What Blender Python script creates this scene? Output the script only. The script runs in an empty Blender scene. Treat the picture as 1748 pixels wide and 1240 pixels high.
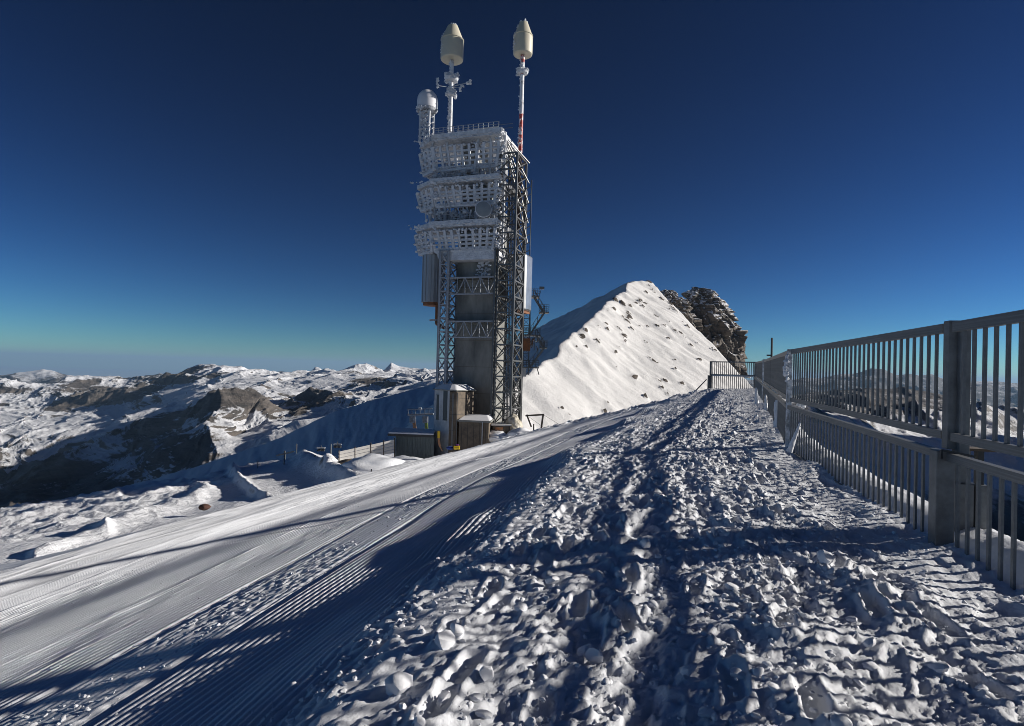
import bpy, math, random
import numpy as np
from mathutils import Vector, Matrix
random.seed(7)
RNG = np.random.default_rng(11)
SC = bpy.context.scene
COL = SC.collection
R = math.radians

# ------------------------------------------------------------------ camera
FPX = 1000.0                                   # focal length in pixels of a 1748 px wide frame
PITCH, ROLL = 0.012, R(1.5)
cp, sp = math.cos(PITCH), math.sin(PITCH)
F_ = Vector((0, cp, sp)); r0 = Vector((1, 0, 0)); u0 = Vector((0, -sp, cp))
R_ = r0 * math.cos(ROLL) + u0 * math.sin(ROLL)
U_ = u0 * math.cos(ROLL) - r0 * math.sin(ROLL)
cam_d = bpy.data.cameras.new("camera"); cam = bpy.data.objects.new("camera", cam_d); COL.objects.link(cam)
cam_d.sensor_width = 36; cam_d.lens = 36 * FPX / 1748; cam_d.clip_start = 0.1; cam_d.clip_end = 200000
m = Matrix.Identity(4)
for i in range(3):
    m[i][0], m[i][1], m[i][2] = R_[i], U_[i], -F_[i]
cam.matrix_world = m
SC.camera = cam

# ------------------------------------------------------------------ light
SUN_EL, SUN_BACK = R(19.5), R(-6)               # sun low on the right, a little ahead of the camera
w = bpy.data.worlds.new("World"); SC.world = w; w.use_nodes = True
nt = w.node_tree; nt.nodes.clear()
sky = nt.nodes.new("ShaderNodeTexSky"); sky.sky_type = 'NISHITA'; sky.sun_disc = False
sky.sun_elevation = SUN_EL; sky.sun_rotation = R(90) + SUN_BACK
sky.altitude = 3000; sky.air_density = 1.0; sky.dust_density = 0.3; sky.ozone_density = 4.5
hs = nt.nodes.new("ShaderNodeHueSaturation"); hs.inputs['Saturation'].default_value = 1.0
bg = nt.nodes.new("ShaderNodeBackground"); bg.inputs['Strength'].default_value = 0.068
ow = nt.nodes.new("ShaderNodeOutputWorld")
gm = nt.nodes.new("ShaderNodeGamma"); gm.inputs[1].default_value = 2.1
hs0 = nt.nodes.new("ShaderNodeHueSaturation"); hs0.inputs['Value'].default_value = .36
nt.links.new(sky.outputs[0], hs0.inputs['Color']); nt.links.new(hs0.outputs[0], gm.inputs[0]); nt.links.new(gm.outputs[0], hs.inputs['Color']); tn = nt.nodes.new("ShaderNodeMix"); tn.data_type = 'RGBA'; tn.blend_type = 'MULTIPLY'; tn.inputs['Factor'].default_value = 1; tn.inputs[7].default_value = (.88, 1.0, .80, 1)
nt.links.new(hs.outputs[0], tn.inputs[6]); nt.links.new(tn.outputs[2], bg.inputs[0]); nt.links.new(bg.outputs[0], ow.inputs[0])
sun_d = bpy.data.lights.new("sun", 'SUN'); sun = bpy.data.objects.new("sun", sun_d); COL.objects.link(sun)
sun_d.energy = 5.0; sun_d.angle = R(0.9); sun_d.color = (1.0, 0.945, 0.87)
SDIR = Vector((math.cos(SUN_BACK) * math.cos(SUN_EL), -math.sin(SUN_BACK) * math.cos(SUN_EL), math.sin(SUN_EL)))
sun.rotation_euler = SDIR.to_track_quat('Z', 'Y').to_euler()
SC.view_settings.view_transform = 'Standard'; SC.view_settings.look = 'None'
SC.cycles.filter_width = 0.9
SC.view_settings.gamma = 1; SC.view_settings.use_curve_mapping = False
SC.view_settings.exposure = 0.2

# ------------------------------------------------------------------ helpers
def P(px, py, D):                              # the place D metres ahead seen at this pixel
    d = F_ + R_ * ((px - 874) / FPX) + U_ * ((620 - py) / FPX)
    return d * (D / d.y)

def Pn(px, py, D):
    px, py, D = np.broadcast_arrays(np.asarray(px, float), np.asarray(py, float), np.asarray(D, float))
    a = (px - 874) / FPX; b = (620 - py) / FPX
    d = np.array(F_)[None] + a[..., None] * np.array(R_) + b[..., None] * np.array(U_)
    return d * (D / d[..., 1])[..., None]

_pt = RNG.permutation(2048)
_ga = RNG.uniform(0, 2 * np.pi, 2048)
def gn(x, y, s=0):                             # gradient noise, about -0.7..0.7
    xi = np.floor(x).astype(np.int64); yi = np.floor(y).astype(np.int64)
    xf = x - xi; yf = y - yi
    def g(ix, iy, fx, fy):
        a = _ga[_pt[(_pt[(ix + s * 37) & 2047] + iy) & 2047]]
        return np.cos(a) * fx + np.sin(a) * fy
    u = xf * xf * xf * (xf * (xf * 6 - 15) + 10); v = yf * yf * yf * (yf * (yf * 6 - 15) + 10)
    a = g(xi, yi, xf, yf); b = g(xi + 1, yi, xf - 1, yf)
    c = g(xi, yi + 1, xf, yf - 1); d = g(xi + 1, yi + 1, xf - 1, yf - 1)
    return (a * (1 - u) + b * u) * (1 - v) + (c * (1 - u) + d * u) * v
def fbm(x, y, o=5, s=0, g=0.5):
    r = 0; a = 1
    for i in range(o):
        r = r + a * gn(x, y, s + i); x = x * 2.03 + 5.1; y = y * 2.03 + 1.7; a *= g
    return r
def ridged(x, y, o=5, s=0, g=0.5):
    r = 0; a = 1; wgt = 1
    for i in range(o):
        n = 1 - np.abs(gn(x, y, s + i)) * 2.2; n = np.clip(n, 0, 1) ** 2
        r = r + a * n * wgt; wgt = np.clip(n * 1.6, 0, 1); x = x * 2.07 + 3.3; y = y * 2.07 + 7.7; a *= g
    return r
def sstep(a, b, x):
    t = np.clip((x - a) / (b - a), 0, 1); return t * t * (3 - 2 * t)

def mesh_np(name, V, Fq, mat, smooth=True, attrs=None):
    me = bpy.data.meshes.new(name)
    V = np.ascontiguousarray(V, dtype=np.float32).reshape(-1, 3); Fq = np.ascontiguousarray(Fq, dtype=np.int32)
    k = Fq.shape[1]
    me.vertices.add(len(V)); me.vertices.foreach_set("co", V.ravel())
    me.loops.add(Fq.size); me.loops.foreach_set("vertex_index", Fq.ravel())
    me.polygons.add(len(Fq)); me.polygons.foreach_set("loop_start", np.arange(0, Fq.size, k, dtype=np.int32))
    me.polygons.foreach_set("use_smooth", np.full(len(Fq), smooth))
    me.update(calc_edges=True)
    if attrs:
        for n, a in attrs.items():
            at = me.attributes.new(n, 'FLOAT', 'POINT'); at.data.foreach_set("value", np.ascontiguousarray(a, dtype=np.float32).ravel())
    if mat: me.materials.append(mat)
    o = bpy.data.objects.new(name, me); COL.objects.link(o)
    return o
def grid_faces(nr, nc):
    i = np.arange(nr * nc).reshape(nr, nc)
    return np.stack([i[:-1, :-1], i[:-1, 1:], i[1:, 1:], i[1:, :-1]], -1).reshape(-1, 4)

def tag(o, label=None, cat=None, group=None, kind=None):
    if label: o['label'] = label
    if cat: o['category'] = cat
    if group: o['group'] = group
    if kind: o['kind'] = kind
    return o
def empty(name, loc=(0, 0, 0), rz=0, parent=None):
    o = bpy.data.objects.new(name, None); COL.objects.link(o); o.location = loc; o.rotation_euler = (0, 0, rz)
    o.empty_display_size = 0.2
    if parent: o.parent = parent
    return o

class MB:                                      # collects simple solids into one mesh
    def __init__(s): s.v = []; s.f = []
    def add(s, vs, fs):
        n = len(s.v); s.v += [tuple(p) for p in vs]; s.f += [tuple(i + n for i in f) for f in fs]
    def box(s, x0, x1, y0, y1, z0, z1):
        s.add([(x0,y0,z0),(x1,y0,z0),(x1,y1,z0),(x0,y1,z0),(x0,y0,z1),(x1,y0,z1),(x1,y1,z1),(x0,y1,z1)],
              [(0,3,2,1),(4,5,6,7),(0,1,5,4),(1,2,6,5),(2,3,7,6),(3,0,4,7)]); return s
    def bar(s, a, b, w, d=None):
        a = Vector(a); b = Vector(b); d = d or w; t = (b - a).normalized()
        up = Vector((0, 0, 1)) if abs(t.z) < .9 else Vector((0, 1, 0))
        x = t.cross(up).normalized() * w / 2; y = x.cross(t).normalized() * d / 2
        q = [a - x - y, a + x - y, a + x + y, a - x + y, b - x - y, b + x - y, b + x + y, b - x + y]
        s.add(q, [(0,3,2,1),(4,5,6,7),(0,1,5,4),(1,2,6,5),(2,3,7,6),(3,0,4,7)]); return s
    def tube(s, a, b, r1, r2=None, n=10, cap=True):
        a = Vector(a); b = Vector(b); r2 = r1 if r2 is None else r2; t = (b - a).normalized()
        up = Vector((0, 0, 1)) if abs(t.z) < .9 else Vector((0, 1, 0))
        x = t.cross(up).normalized(); y = x.cross(t).normalized(); vs = []
        for c, r in ((a, r1), (b, r2)):
            for i in range(n):
                q = 2 * math.pi * i / n; vs.append(c + (x * math.cos(q) + y * math.sin(q)) * r)
        fs = [(i, i + n, (i + 1) % n + n, (i + 1) % n) for i in range(n)]
        if cap: fs += [tuple(range(n)), tuple(range(2 * n - 1, n - 1, -1))]
        s.add(vs, fs); return s
    def lathe(s, prof, cx=0, cy=0, n=28):
        vs = []; fs = []
        for r, z in prof:
            for i in range(n):
                q = 2 * math.pi * i / n; vs.append((cx + r * math.cos(q), cy + r * math.sin(q), z))
        for k in range(len(prof) - 1):
            for i in range(n):
                j = (i + 1) % n; fs.append((k*n+i, k*n+j, (k+1)*n+j, (k+1)*n+i))
        fs.append(tuple(range(n - 1, -1, -1))); fs.append(tuple((len(prof)-1)*n + i for i in range(n)))
        s.add(vs, fs); return s
    def prism(s, poly, z0, z1, top=None):      # plan polygon counter-clockwise, optional other top polygon
        n = len(poly); top = top or poly
        vs = [(x, y, z0) for x, y in poly] + [(x, y, z1) for x, y in top]
        fs = [tuple(range(n - 1, -1, -1)), tuple(range(n, 2 * n))] + [(i, (i+1) % n, (i+1) % n + n, i + n) for i in range(n)]
        s.add(vs, fs); return s
    def build(s, name, mat, parent=None, smooth=False, bevel=0):
        me = bpy.data.meshes.new(name); me.from_pydata(s.v, [], s.f); me.materials.append(mat)
        if smooth:
            me.polygons.foreach_set("use_smooth", [True] * len(me.polygons))
            me.set_sharp_from_angle(angle=R(38))
        o = bpy.data.objects.new(name, me); COL.objects.link(o)
        if parent: o.parent = parent
        if bevel:
            b = o.modifiers.new("bevel", 'BEVEL'); b.width = bevel; b.segments = 2; b.limit_method = 'ANGLE'
        return o

_unit = {}
def beam(name, a, b, w, d, mat, parent):       # one straight member as an object of its own, sharing a unit mesh
    key = mat.name
    if key not in _unit:
        q = MB().box(-.5, .5, -.5, .5, 0, 1); me = bpy.data.meshes.new("member"); me.from_pydata(q.v, [], q.f); me.materials.append(mat); _unit[key] = me
    o = bpy.data.objects.new(name, _unit[key]); COL.objects.link(o); o.parent = parent
    a = Vector(a); b = Vector(b); t = (b - a)
    up = Vector((0, 0, 1)) if abs(t.normalized().z) < .95 else Vector((0, 1, 0))
    x = t.normalized().cross(up).normalized(); y = t.normalized().cross(x)
    M = Matrix.Identity(4)
    for i in range(3): M[i][0] = x[i] * w; M[i][1] = y[i] * d; M[i][2] = t[i]; M[i][3] = a[i]
    o.matrix_local = M
    return o

# ------------------------------------------------------------------ materials
def newmat(name):
    mt = bpy.data.materials.new(name); mt.use_nodes = True; n = mt.node_tree; b = n.nodes['Principled BSDF']
    return mt, n, b
def nd(n, t, **k):
    x = n.nodes.new(t)
    for a, v in k.items():
        if a.startswith('i_'): x.inputs[a[2:].replace('_', ' ')].default_value = v
        else: setattr(x, a, v)
    return x
def ramp(n, src, stops):
    r = n.nodes.new("ShaderNodeValToRGB"); e = r.color_ramp.elements
    while len(e) < len(stops): e.new(0.5)
    for i, (p, c) in enumerate(stops): e[i].position = p; e[i].color = c if len(c) == 4 else (*c, 1)
    n.links.new(src, r.inputs[0]); return r
def coords(n, kind='Object', scale=(1, 1, 1)):
    t = n.nodes.new("ShaderNodeTexCoord"); mp = n.nodes.new("ShaderNodeMapping"); mp.inputs['Scale'].default_value = scale
    n.links.new(t.outputs[kind], mp.inputs[0]); return mp.outputs[0]
def simple(name, col, col2=None, rough=.6, metal=0, scale=3, bump=0, bscale=30, bdist=.01, stretch=(1, 1, 1), pos=(.35, .65)):
    mt, n, b = newmat(name); b.inputs['Roughness'].default_value = rough; b.inputs['Metallic'].default_value = metal
    c = coords(n, scale=stretch)
    if col2:
        t = nd(n, "ShaderNodeTexNoise", i_Scale=scale, i_Detail=6.0, i_Roughness=.65); n.links.new(c, t.inputs['Vector'])
        r = ramp(n, t.outputs[0], [(pos[0], col), (pos[1], col2)]); n.links.new(r.outputs[0], b.inputs['Base Color'])
    else: b.inputs['Base Color'].default_value = (*col, 1)
    if bump:
        t2 = nd(n, "ShaderNodeTexNoise", i_Scale=bscale, i_Detail=5.0); n.links.new(c, t2.inputs['Vector'])
        bp = nd(n, "ShaderNodeBump", i_Strength=bump, i_Distance=bdist); n.links.new(t2.outputs[0], bp.inputs['Height']); n.links.new(bp.outputs[0], b.inputs['Normal'])
    return mt

def snow_mat(name, bs=45.0, bd=.006, col=(.80, .82, .86), rough=.55):
    mt, n, b = newmat(name)
    b.inputs['Roughness'].default_value = rough
    c = coords(n)
    t = nd(n, "ShaderNodeTexNoise", i_Scale=bs * .02, i_Detail=4.0); n.links.new(c, t.inputs['Vector'])
    r = ramp(n, t.outputs[0], [(.3, tuple(x * .93 for x in col)), (.7, col)]); n.links.new(r.outputs[0], b.inputs['Base Color'])
    t2 = nd(n, "ShaderNodeTexNoise", i_Scale=bs, i_Detail=6.0, i_Roughness=.7); n.links.new(c, t2.inputs['Vector'])
    bp = nd(n, "ShaderNodeBump", i_Strength=.7, i_Distance=bd); n.links.new(t2.outputs[0], bp.inputs['Height']); n.links.new(bp.outputs[0], b.inputs['Normal'])
    return mt
def alp_mat(name, sc, bd, rock1=(.17, .14, .115), rock2=(.055, .047, .042), slope=(.62, .80), tint=None):
    """snow on gentle ground, rock where the ground is steep or the 'rock' attribute says so"""
    mt, n, b = newmat(name); b.inputs['Roughness'].default_value = .75; L = n.links
    c = coords(n)
    geo = n.nodes.new("ShaderNodeNewGeometry"); sep = n.nodes.new("ShaderNodeSeparateXYZ"); L.new(geo.outputs['Normal'], sep.inputs[0])
    n1 = nd(n, "ShaderNodeTexNoise", i_Scale=sc, i_Detail=10.0, i_Roughness=.68); L.new(c, n1.inputs['Vector'])
    n2 = nd(n, "ShaderNodeTexNoise", i_Scale=sc * 5, i_Detail=8.0, i_Roughness=.75); L.new(c, n2.inputs['Vector'])
    at = nd(n, "ShaderNodeAttribute", attribute_name="rock")
    def mth(op, a, bb):
        x = nd(n, "ShaderNodeMath", operation=op)
        for i, q in enumerate((a, bb)):
            if isinstance(q, (int, float)): x.inputs[i].default_value = q
            else: L.new(q, x.inputs[i])
        return x.outputs[0]
    k = mth('ADD', mth('MULTIPLY', mth('SUBTRACT', n1.outputs[0], .5), .9), mth('MULTIPLY', mth('SUBTRACT', n2.outputs[0], .5), .85))
    s = mth('SUBTRACT', sep.outputs['Z'], mth('MULTIPLY', at.outputs['Fac'], .6))
    s = mth('ADD', s, mth('MULTIPLY', k, .55))
    mr = nd(n, "ShaderNodeMapRange"); mr.inputs['From Min'].default_value = slope[0]; mr.inputs['From Max'].default_value = slope[1]; L.new(s, mr.inputs[0])
    cz = coords(n, scale=(.15, .15, 1.0))
    st = nd(n, "ShaderNodeTexNoise", i_Scale=sc * 9, i_Detail=6.0, i_Roughness=.7); L.new(cz, st.inputs['Vector'])
    rr = ramp(n, st.outputs[0], [(.36, rock2), (.62, rock1)])
    mx = nd(n, "ShaderNodeMix", data_type='RGBA'); L.new(mr.outputs[0], mx.inputs['Factor']); L.new(rr.outputs[0], mx.inputs[6]); mx.inputs[7].default_value = (*(tint or (.80, .81, .84)), 1)
    L.new(mx.outputs[2], b.inputs['Base Color'])
    bp = nd(n, "ShaderNodeBump", i_Strength=.9, i_Distance=bd); L.new(n2.outputs[0], bp.inputs['Height']); L.new(bp.outputs[0], b.inputs['Normal'])
    return mt

M = {}
M['snow'] = snow_mat("snow", 48, .012)
M['snow_far'] = snow_mat("shelf_snow", 3.0, .10)
M['clod'] = snow_mat("clod_snow", 70, .006, (.82, .83, .86))
M['frost'] = simple("rime_frost", (.78, .80, .84), (.55, .57, .61), .7, 0, 1.2, 1.0, 4, .18)
M['frost_steel'] = simple("frosted_steel", (.50, .52, .56), (.13, .14, .15), .6, .1, .9, .6, 6, .06, pos=(.42, .62))
M['steel'] = simple("weathered_steel", (.20, .20, .195), (.085, .085, .085), .45, .55, 1.0, .3, 8, .01)
M['galv'] = simple("galvanised_steel", (.20, .21, .215), (.12, .125, .13), .5, .3, 6, .25, 40, .002)
M['galv_frost'] = simple("snow_crusted_steel", (.75, .77, .8), (.3, .31, .32), .6, .1, 9, .8, 25, .02, pos=(.4, .6))
M['concrete'] = simple("concrete", (.30, .30, .28), (.13, .135, .13), .85, 0, .35, .5, 3, .02, stretch=(1, 1, .35))
M['concrete_brown'] = simple("brown_concrete", (.19, .15, .11), (.09, .075, .06), .85, 0, .9, .6, 6, .03)
M['white_wall'] = simple("pale_render", (.50, .52, .54), (.34, .36, .38), .8, 0, .8, .3, 10, .01)
M['dish'] = simple('drum_face', (.28, .31, .33), (.24, .27, .29), .6, 0, 2)
M['dark'] = simple("dark_opening", (.03, .03, .032), rough=.4)
M['cladding'] = simple("silver_cladding", (.52, .53, .54), (.40, .41, .42), .3, .85, .5, .2, 8, .004)
M['silo'] = simple("corrugated_cladding", (.40, .42, .44), (.26, .27, .29), .5, .3, .6, .3, 5, .02, stretch=(1, 1, .15))
M['radome'] = simple("radome_shell", (.62, .57, .43), (.56, .52, .42), .5, 0, .8, .3, 3, .02)
M['radome_white'] = simple("white_radome_shell", (.74, .74, .76), (.66, .66, .7), .55, 0, .8, .3, 3, .02)
M['red'] = simple("red_paint", (.42, .03, .02), (.75, .76, .78), .5, 0, 1.6, .5, 5, .02, pos=(.48, .6))
M['mastwhite'] = simple("frosty_white_paint", (.76, .77, .8), (.35, .34, .34), .6, 0, 1.1, .7, 4, .05, pos=(.5, .66))
M['rust'] = simple("rusty_steel", (.30, .12, .05), (.14, .07, .04), .8, 0, 3)
M['yellow'] = simple("yellow_plastic", (.75, .50, .02), rough=.5)
M['blue'] = simple("blue_fabric", (.03, .06, .25), rough=.8)
M['purple'] = simple("purple_fabric", (.16, .03, .2), rough=.8)
M['green'] = simple("green_paint", (.16, .30, .06), (.30, .32, .12), .6)
M['orange'] = simple("orange_paint", (.55, .20, .05), (.3, .25, .2), .6)
M['plank'] = simple("white_planks", (.78, .76, .72), (.68, .65, .6), .7, 0, 2, .3, 8, .01)
M['wood'] = simple("weathered_wood", (.13, .10, .075), (.07, .055, .045), .85, 0, 3, .4, 12, .01)
M['container'] = simple("grey_green_sheeting", (.15, .18, .18), (.10, .125, .13), .5, .2, 1)
M['ice'] = simple("yellowed_ice", (.46, .40, .28), (.66, .62, .54), .5, 0, 1.2, .9, 3, .1)
M['redrock'] = simple("reddish_rock", (.075, .04, .03), (.09, .04, .03), .9, 0, 4, .9, 9, .04)
M['alp_far'] = alp_mat("alpine_massif", .0035, 20.0, (.17, .145, .125), (.05, .047, .045), slope=(.50, .60))
M['alp_dark'] = alp_mat("rocky_valley", .004, 10.0, (.10, .085, .075), (.03, .027, .026), (.66, .82))
M['alp_mid'] = alp_mat("snow_flank", .012, 1.2, slope=(.40, .55))
M['alp_peak'] = alp_mat("peak_snow_and_rock", .05, .8, (.12, .095, .075), (.035, .03, .026), (.36, .50), (.80, .79, .78))
M['crag'] = alp_mat("crag_rock", .035, 2.2, (.15, .12, .095), (.045, .04, .037), (.32, .46), (.78, .79, .82))
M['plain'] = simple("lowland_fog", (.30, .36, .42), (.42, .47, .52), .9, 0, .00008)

# ------------------------------------------------------------------ near ridge: trodden path and groomed piste
def fence_x(Y):
    Y = np.asarray(Y, float)
    k = 0.7
    return 4.03 + .236 * (Y - 5.4) + .153 * k * np.log1p(np.exp(np.clip((Y - 11.5) / k, -40, 40)))
def centre_x(Y): return fence_x(Y) - 2.65
SV = np.array([-9, -5, -3.7, -3.25, -2.9, -2.65, -1, .5, 1.6, 2.05, 2.75, 4, 6.3, 9.6, 13, 17, 22, 30], float)
ST = {0.0:  [9.0, 4.6, 2.3, 1.42, 1.42, 1.52, 1.55, 1.66, 1.74, 1.92, 2.20, 2.50, 3.04, 3.76, 4.44, 5.25, 7.6, 14],
      8.0:  [9.0, 4.6, 2.3, 1.42, 1.40, 1.52, 1.54, 1.64, 1.72, 1.90, 2.17, 2.47, 3.01, 3.72, 4.40, 5.25, 7.6, 14],
      11.5: [9.0, 4.6, 2.3, 1.34, 1.32, 1.42, 1.48, 1.58, 1.66, 1.86, 2.12, 2.42, 2.92, 3.62, 4.32, 5.3, 7.8, 14],
      18.0: [9.0, 4.4, 2.1, 1.18, 1.14, 1.20, 1.30, 1.42, 1.54, 1.72, 1.96, 2.26, 2.78, 3.50, 4.24, 5.35, 8.2, 14.5],
      24.0: [9.0, 4.2, 1.9, 1.02, .98, 1.00, 1.12, 1.25, 1.42, 1.56, 1.76, 2.06, 2.62, 3.38, 4.2, 5.6, 8.6, 15],
      38.0: [8.0, 4.0, 1.7, .82, .76, .76, .85, 1.02, 1.24, 1.36, 1.60, 1.98, 2.60, 3.40, 4.45, 6.2, 9.5, 16],
      41.0: [8.5, 4.5, 2.2, 1.3, 1.2, 1.1, 1.05, 1.2, 1.45, 1.55, 1.8, 2.2, 2.9, 3.8, 4.9, 6.8, 10, 17],
      50.0: [14, 10, 8, 7.2, 7, 6.8, 6.5, 6.6, 6.8, 6.9, 7.1, 7.5, 8.2, 9.1, 10.2, 12, 14, 18],
      80.0: [45, 42, 40, 39, 38, 38, 37, 36, 36, 36, 36, 36, 36, 36, 36, 36, 36, 36]}
SY = np.array(sorted(ST)); SH = np.array([ST[k] for k in SY])
_vf = np.linspace(-9, 30, 1561)
_rows = np.array([np.interp(_vf, SV, SH[i]) for i in range(len(SY))])
_k = np.exp(-np.linspace(-3.4, 3.4, 23) ** 2); _k /= _k.sum()
_rows = np.array([np.convolve(np.pad(r, 11, mode='edge'), _k, mode='valid') for r in _rows])
def base_h(v, Y):
    Y = np.clip(Y, SY[0], SY[-1] - 1e-6)
    i = np.clip(np.searchsorted(SY, Y, side='right') - 1, 0, len(SY) - 2)
    t = (Y - SY[i]) / (SY[i + 1] - SY[i])
    fv = np.clip((v + 9) / .025, 0, len(_vf) - 1.001); j = fv.astype(int); q = fv - j
    a = _rows[i, j] * (1 - q) + _rows[i, j + 1] * q; b = _rows[i + 1, j] * (1 - q) + _rows[i + 1, j + 1] * q
    return -(a * (1 - t) + b * t)

def ridge_z(v, Y):
    z = base_h(v, Y)
    ed = 1.78 + .30 * gn(Y * .5, Y * 0 + 3.3, 4) + .16 * gn(Y * 2.1, Y * 0 + 1.3, 5) + .10 * gn(Y * 7, v * 3, 6)
    rough = 1 - sstep(ed - .75, ed + .18, v)
    rough = rough * sstep(-3.4, -3.0, v)
    # trodden snow: lumps, footprints, long ruts
    big = 1.5 * fbm(v * 1.1, Y * .8, 2, 10) + .8 * gn(v * 3.1, Y * 1.9, 14)
    l1 = ridged(v * 5.0, Y * 3.9, 4, 20, .6)
    l2 = np.abs(gn(v * 11 + 3 + .5 * gn(v * 5, Y * 5, 30), Y * 9, 31)); l3 = np.abs(gn(v * 21, Y * 18, 33)); l4 = gn(v * 30, Y * 26, 35)
    foot = gn(v * 2.6 + 9, Y * 1.9, 41); calm = sstep(-.25, .25, gn(v * 1.3 + 2, Y * .55, 42))
    f5 = fbm(v * 8 + 1, Y * 7, 3, 36, .7)
    zr = .05 * big + (.48 + .72 * calm * (.6 + .4 * sstep(-.2, .3, gn(v * 2.1, Y * 1.4, 44)))) * (.020 * (l1 - .7) + .036 * f5 + .022 * (.25 - l2) + .022 * (.25 - l3)) + .012 * l4 + .010 * gn(v * 42, Y * 34, 45) - .05 * sstep(.2, .42, foot)
    blocky = np.round((gn(v * 6.5, Y * 5.2, 51) + .5) * 4) / 4
    zr = zr + .03 * blocky * sstep(.05, .35, gn(v * .9, Y * .7, 52))
    rut = np.exp(-((v - .15 - .35 * gn(Y * .3, Y * 0, 61)) / .20) ** 2) * .02 + np.exp(-((v + 1.25 - .3 * gn(Y * .35, Y * 0 + 7, 62)) / .16) ** 2) * .015
    nearf = sstep(-2.65, -1.2, v)
    zr = zr * (.45 + .55 * nearf) - rut * (.7 + .6 * gn(v * 3, Y * 1.5, 63))
    zr = zr + .12 * (1 - sstep(-2.7, -1.9, v)) * (.4 + gn(v * 1.2, Y * .8, 65))
    z = z + rough * zr * (1 - .45 * sstep(12, 40, Y))
    z = z + np.exp(-((v - 2.25) / .42) ** 2) * (.16 * sstep(-.05, .35, gn(Y * .42 + 3, v * .5, 66)) + .05 * gn(v * 2.2, Y * 1.3, 67))   # slumped parts of the bank
    # groomed piste: ribs, a broken sledge track, soft waves
    gr = 1 - rough
    gr = gr * sstep(-3.0, -2.9, v)
    warp = .05 * gn(v * .35, Y * .12, 70) + .012 * gn(v * 1.5, Y * .9, 71)
    ribs = np.sin((v + warp) * 2 * np.pi / .082)
    amp = .0105 * (1 + .9 * sstep(4.8, 7, v)) * (.7 + .8 * sstep(-.35, .3, gn(v * 1.1, Y * .35, 72))) * (1 - sstep(18, 34, Y)) * sstep(.0, .25, v - ed) * (1 - sstep(13, 17, v))
    strip = np.exp(-((v - 4.32) / .44) ** 4)
    z = z + gr * ribs * amp * (1 - .75 * strip)
    for sv in (6.4, 9.1, 12.0):                # seams between passes of the groomer
        z = z + gr * (.009 + .012 * gn(v * 5, Y * 2.6, 84)) * np.exp(-((v - sv - .10 * gn(Y * .15, Y * 0 + sv, 85)) / .07) ** 2)
    z = z + gr * .010 * fbm(v * 6, Y * 2.2, 3, 86, .6) * sstep(.0, .35, gn(v * .45 + 4, Y * .22, 87) + .1)
    wave = .018 * gn(v * .35, Y * .18, 73) + .014 * gn(v * 1.0 + Y * .1, Y * .35, 74) + .006 * gn(v * 2.2, Y * 1.1, 75)
    z = z + gr * wave
    z = z - gr * (.075 * np.exp(-((v - 3.82 - .05 * gn(Y * .5, Y * 0, 76)) / .06) ** 2) + .04 * np.exp(-((v - 4.84 - .05 * gn(Y * .5, Y * 0 + 5, 77)) / .06) ** 2)) * (.7 + .9 * gn(v * 2, Y * 3, 78))
    z = z + gr * strip * (.045 * (.2 - np.abs(gn(v * 8, Y * 6.5, 79))) + .022 * gn(v * 17, Y * 14, 80)) * sstep(-.4, .2, gn(v * .5, Y * .5, 81))
    # bank crumbs at the foot
    z = z + .05 * np.exp(-((v - ed - .05) / .22) ** 2) * (np.abs(gn(v * 7, Y * 6, 83)) * 2 - .2)
    # outer shoulder, wind crust
    z = z + sstep(9, 16, v) * (.10 * fbm(v * .5, Y * .35, 4, 90))
    z = z + sstep(30, 38, Y) * (.16 * ridged(v * .8, Y * .8, 4, 95) - .06) * sstep(-2, 1, v)
    return z

vs_ = np.concatenate([np.arange(-9, -3.6, .12), np.arange(-3.6, -2.6, .035), np.arange(-2.6, 2.85, .0175), np.arange(2.85, 10, .0135),
                      np.arange(10, 14, .02), np.arange(14, 30, .2)])
NR = 580
ys_ = np.exp(np.linspace(math.log(2.0), math.log(80), NR))
ys_ = np.concatenate([np.linspace(-3, 1.95, 26), ys_])
VV, YY = np.meshgrid(vs_, ys_)
ZZ = ridge_z(VV, YY); XX = centre_x(YY) - VV
for lane in (-1.75, -1.3, -.75, -.35, .1, .55, 1.0, 1.3):      # boot prints trodden along the path
    y0 = 2.2 + RNG.uniform(0, .8)
    while y0 < 17:
        cv, cy, yaw, Lp, Wp, dp_ = lane + RNG.normal(0, .13), y0, RNG.normal(0, .25), .15, .055, RNG.uniform(.025, .06)
        r0_, r1_ = np.searchsorted(ys_, [cy - .3, cy + .3]); c0_, c1_ = np.searchsorted(vs_, [cv - .3, cv + .3])
        dv = VV[r0_:r1_, c0_:c1_] - cv; dy = YY[r0_:r1_, c0_:c1_] - cy
        a_ = (dv * math.cos(yaw) + dy * math.sin(yaw)) / Wp; b_ = (-dv * math.sin(yaw) + dy * math.cos(yaw)) / Lp
        q_ = (a_ ** 4 + b_ ** 4) ** .25
        Zs = ZZ[r0_:r1_, c0_:c1_]; fl_ = base_h(np.array([cv]), np.array([cy]))[0] - dp_
        k_ = 1 - sstep(.8, 1.25, q_)
        ZZ[r0_:r1_, c0_:c1_] = Zs * (1 - .8 * k_) + .8 * k_ * (fl_ + .006 * np.sin(dy * 180)) + .02 * np.exp(-((q_ - 1.5) / .3) ** 2)
        y0 += RNG.uniform(.45, .95)
mesh_np("snow_ridge", np.stack([XX, YY, ZZ], -1), grid_faces(*VV.shape)[:, ::-1], M['snow'])['kind'] = 'structure'
def ground(X, Y):
    v = centre_x(np.array([Y])) - X
    return float(ridge_z(v, np.array([float(Y)]))[0])

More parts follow.
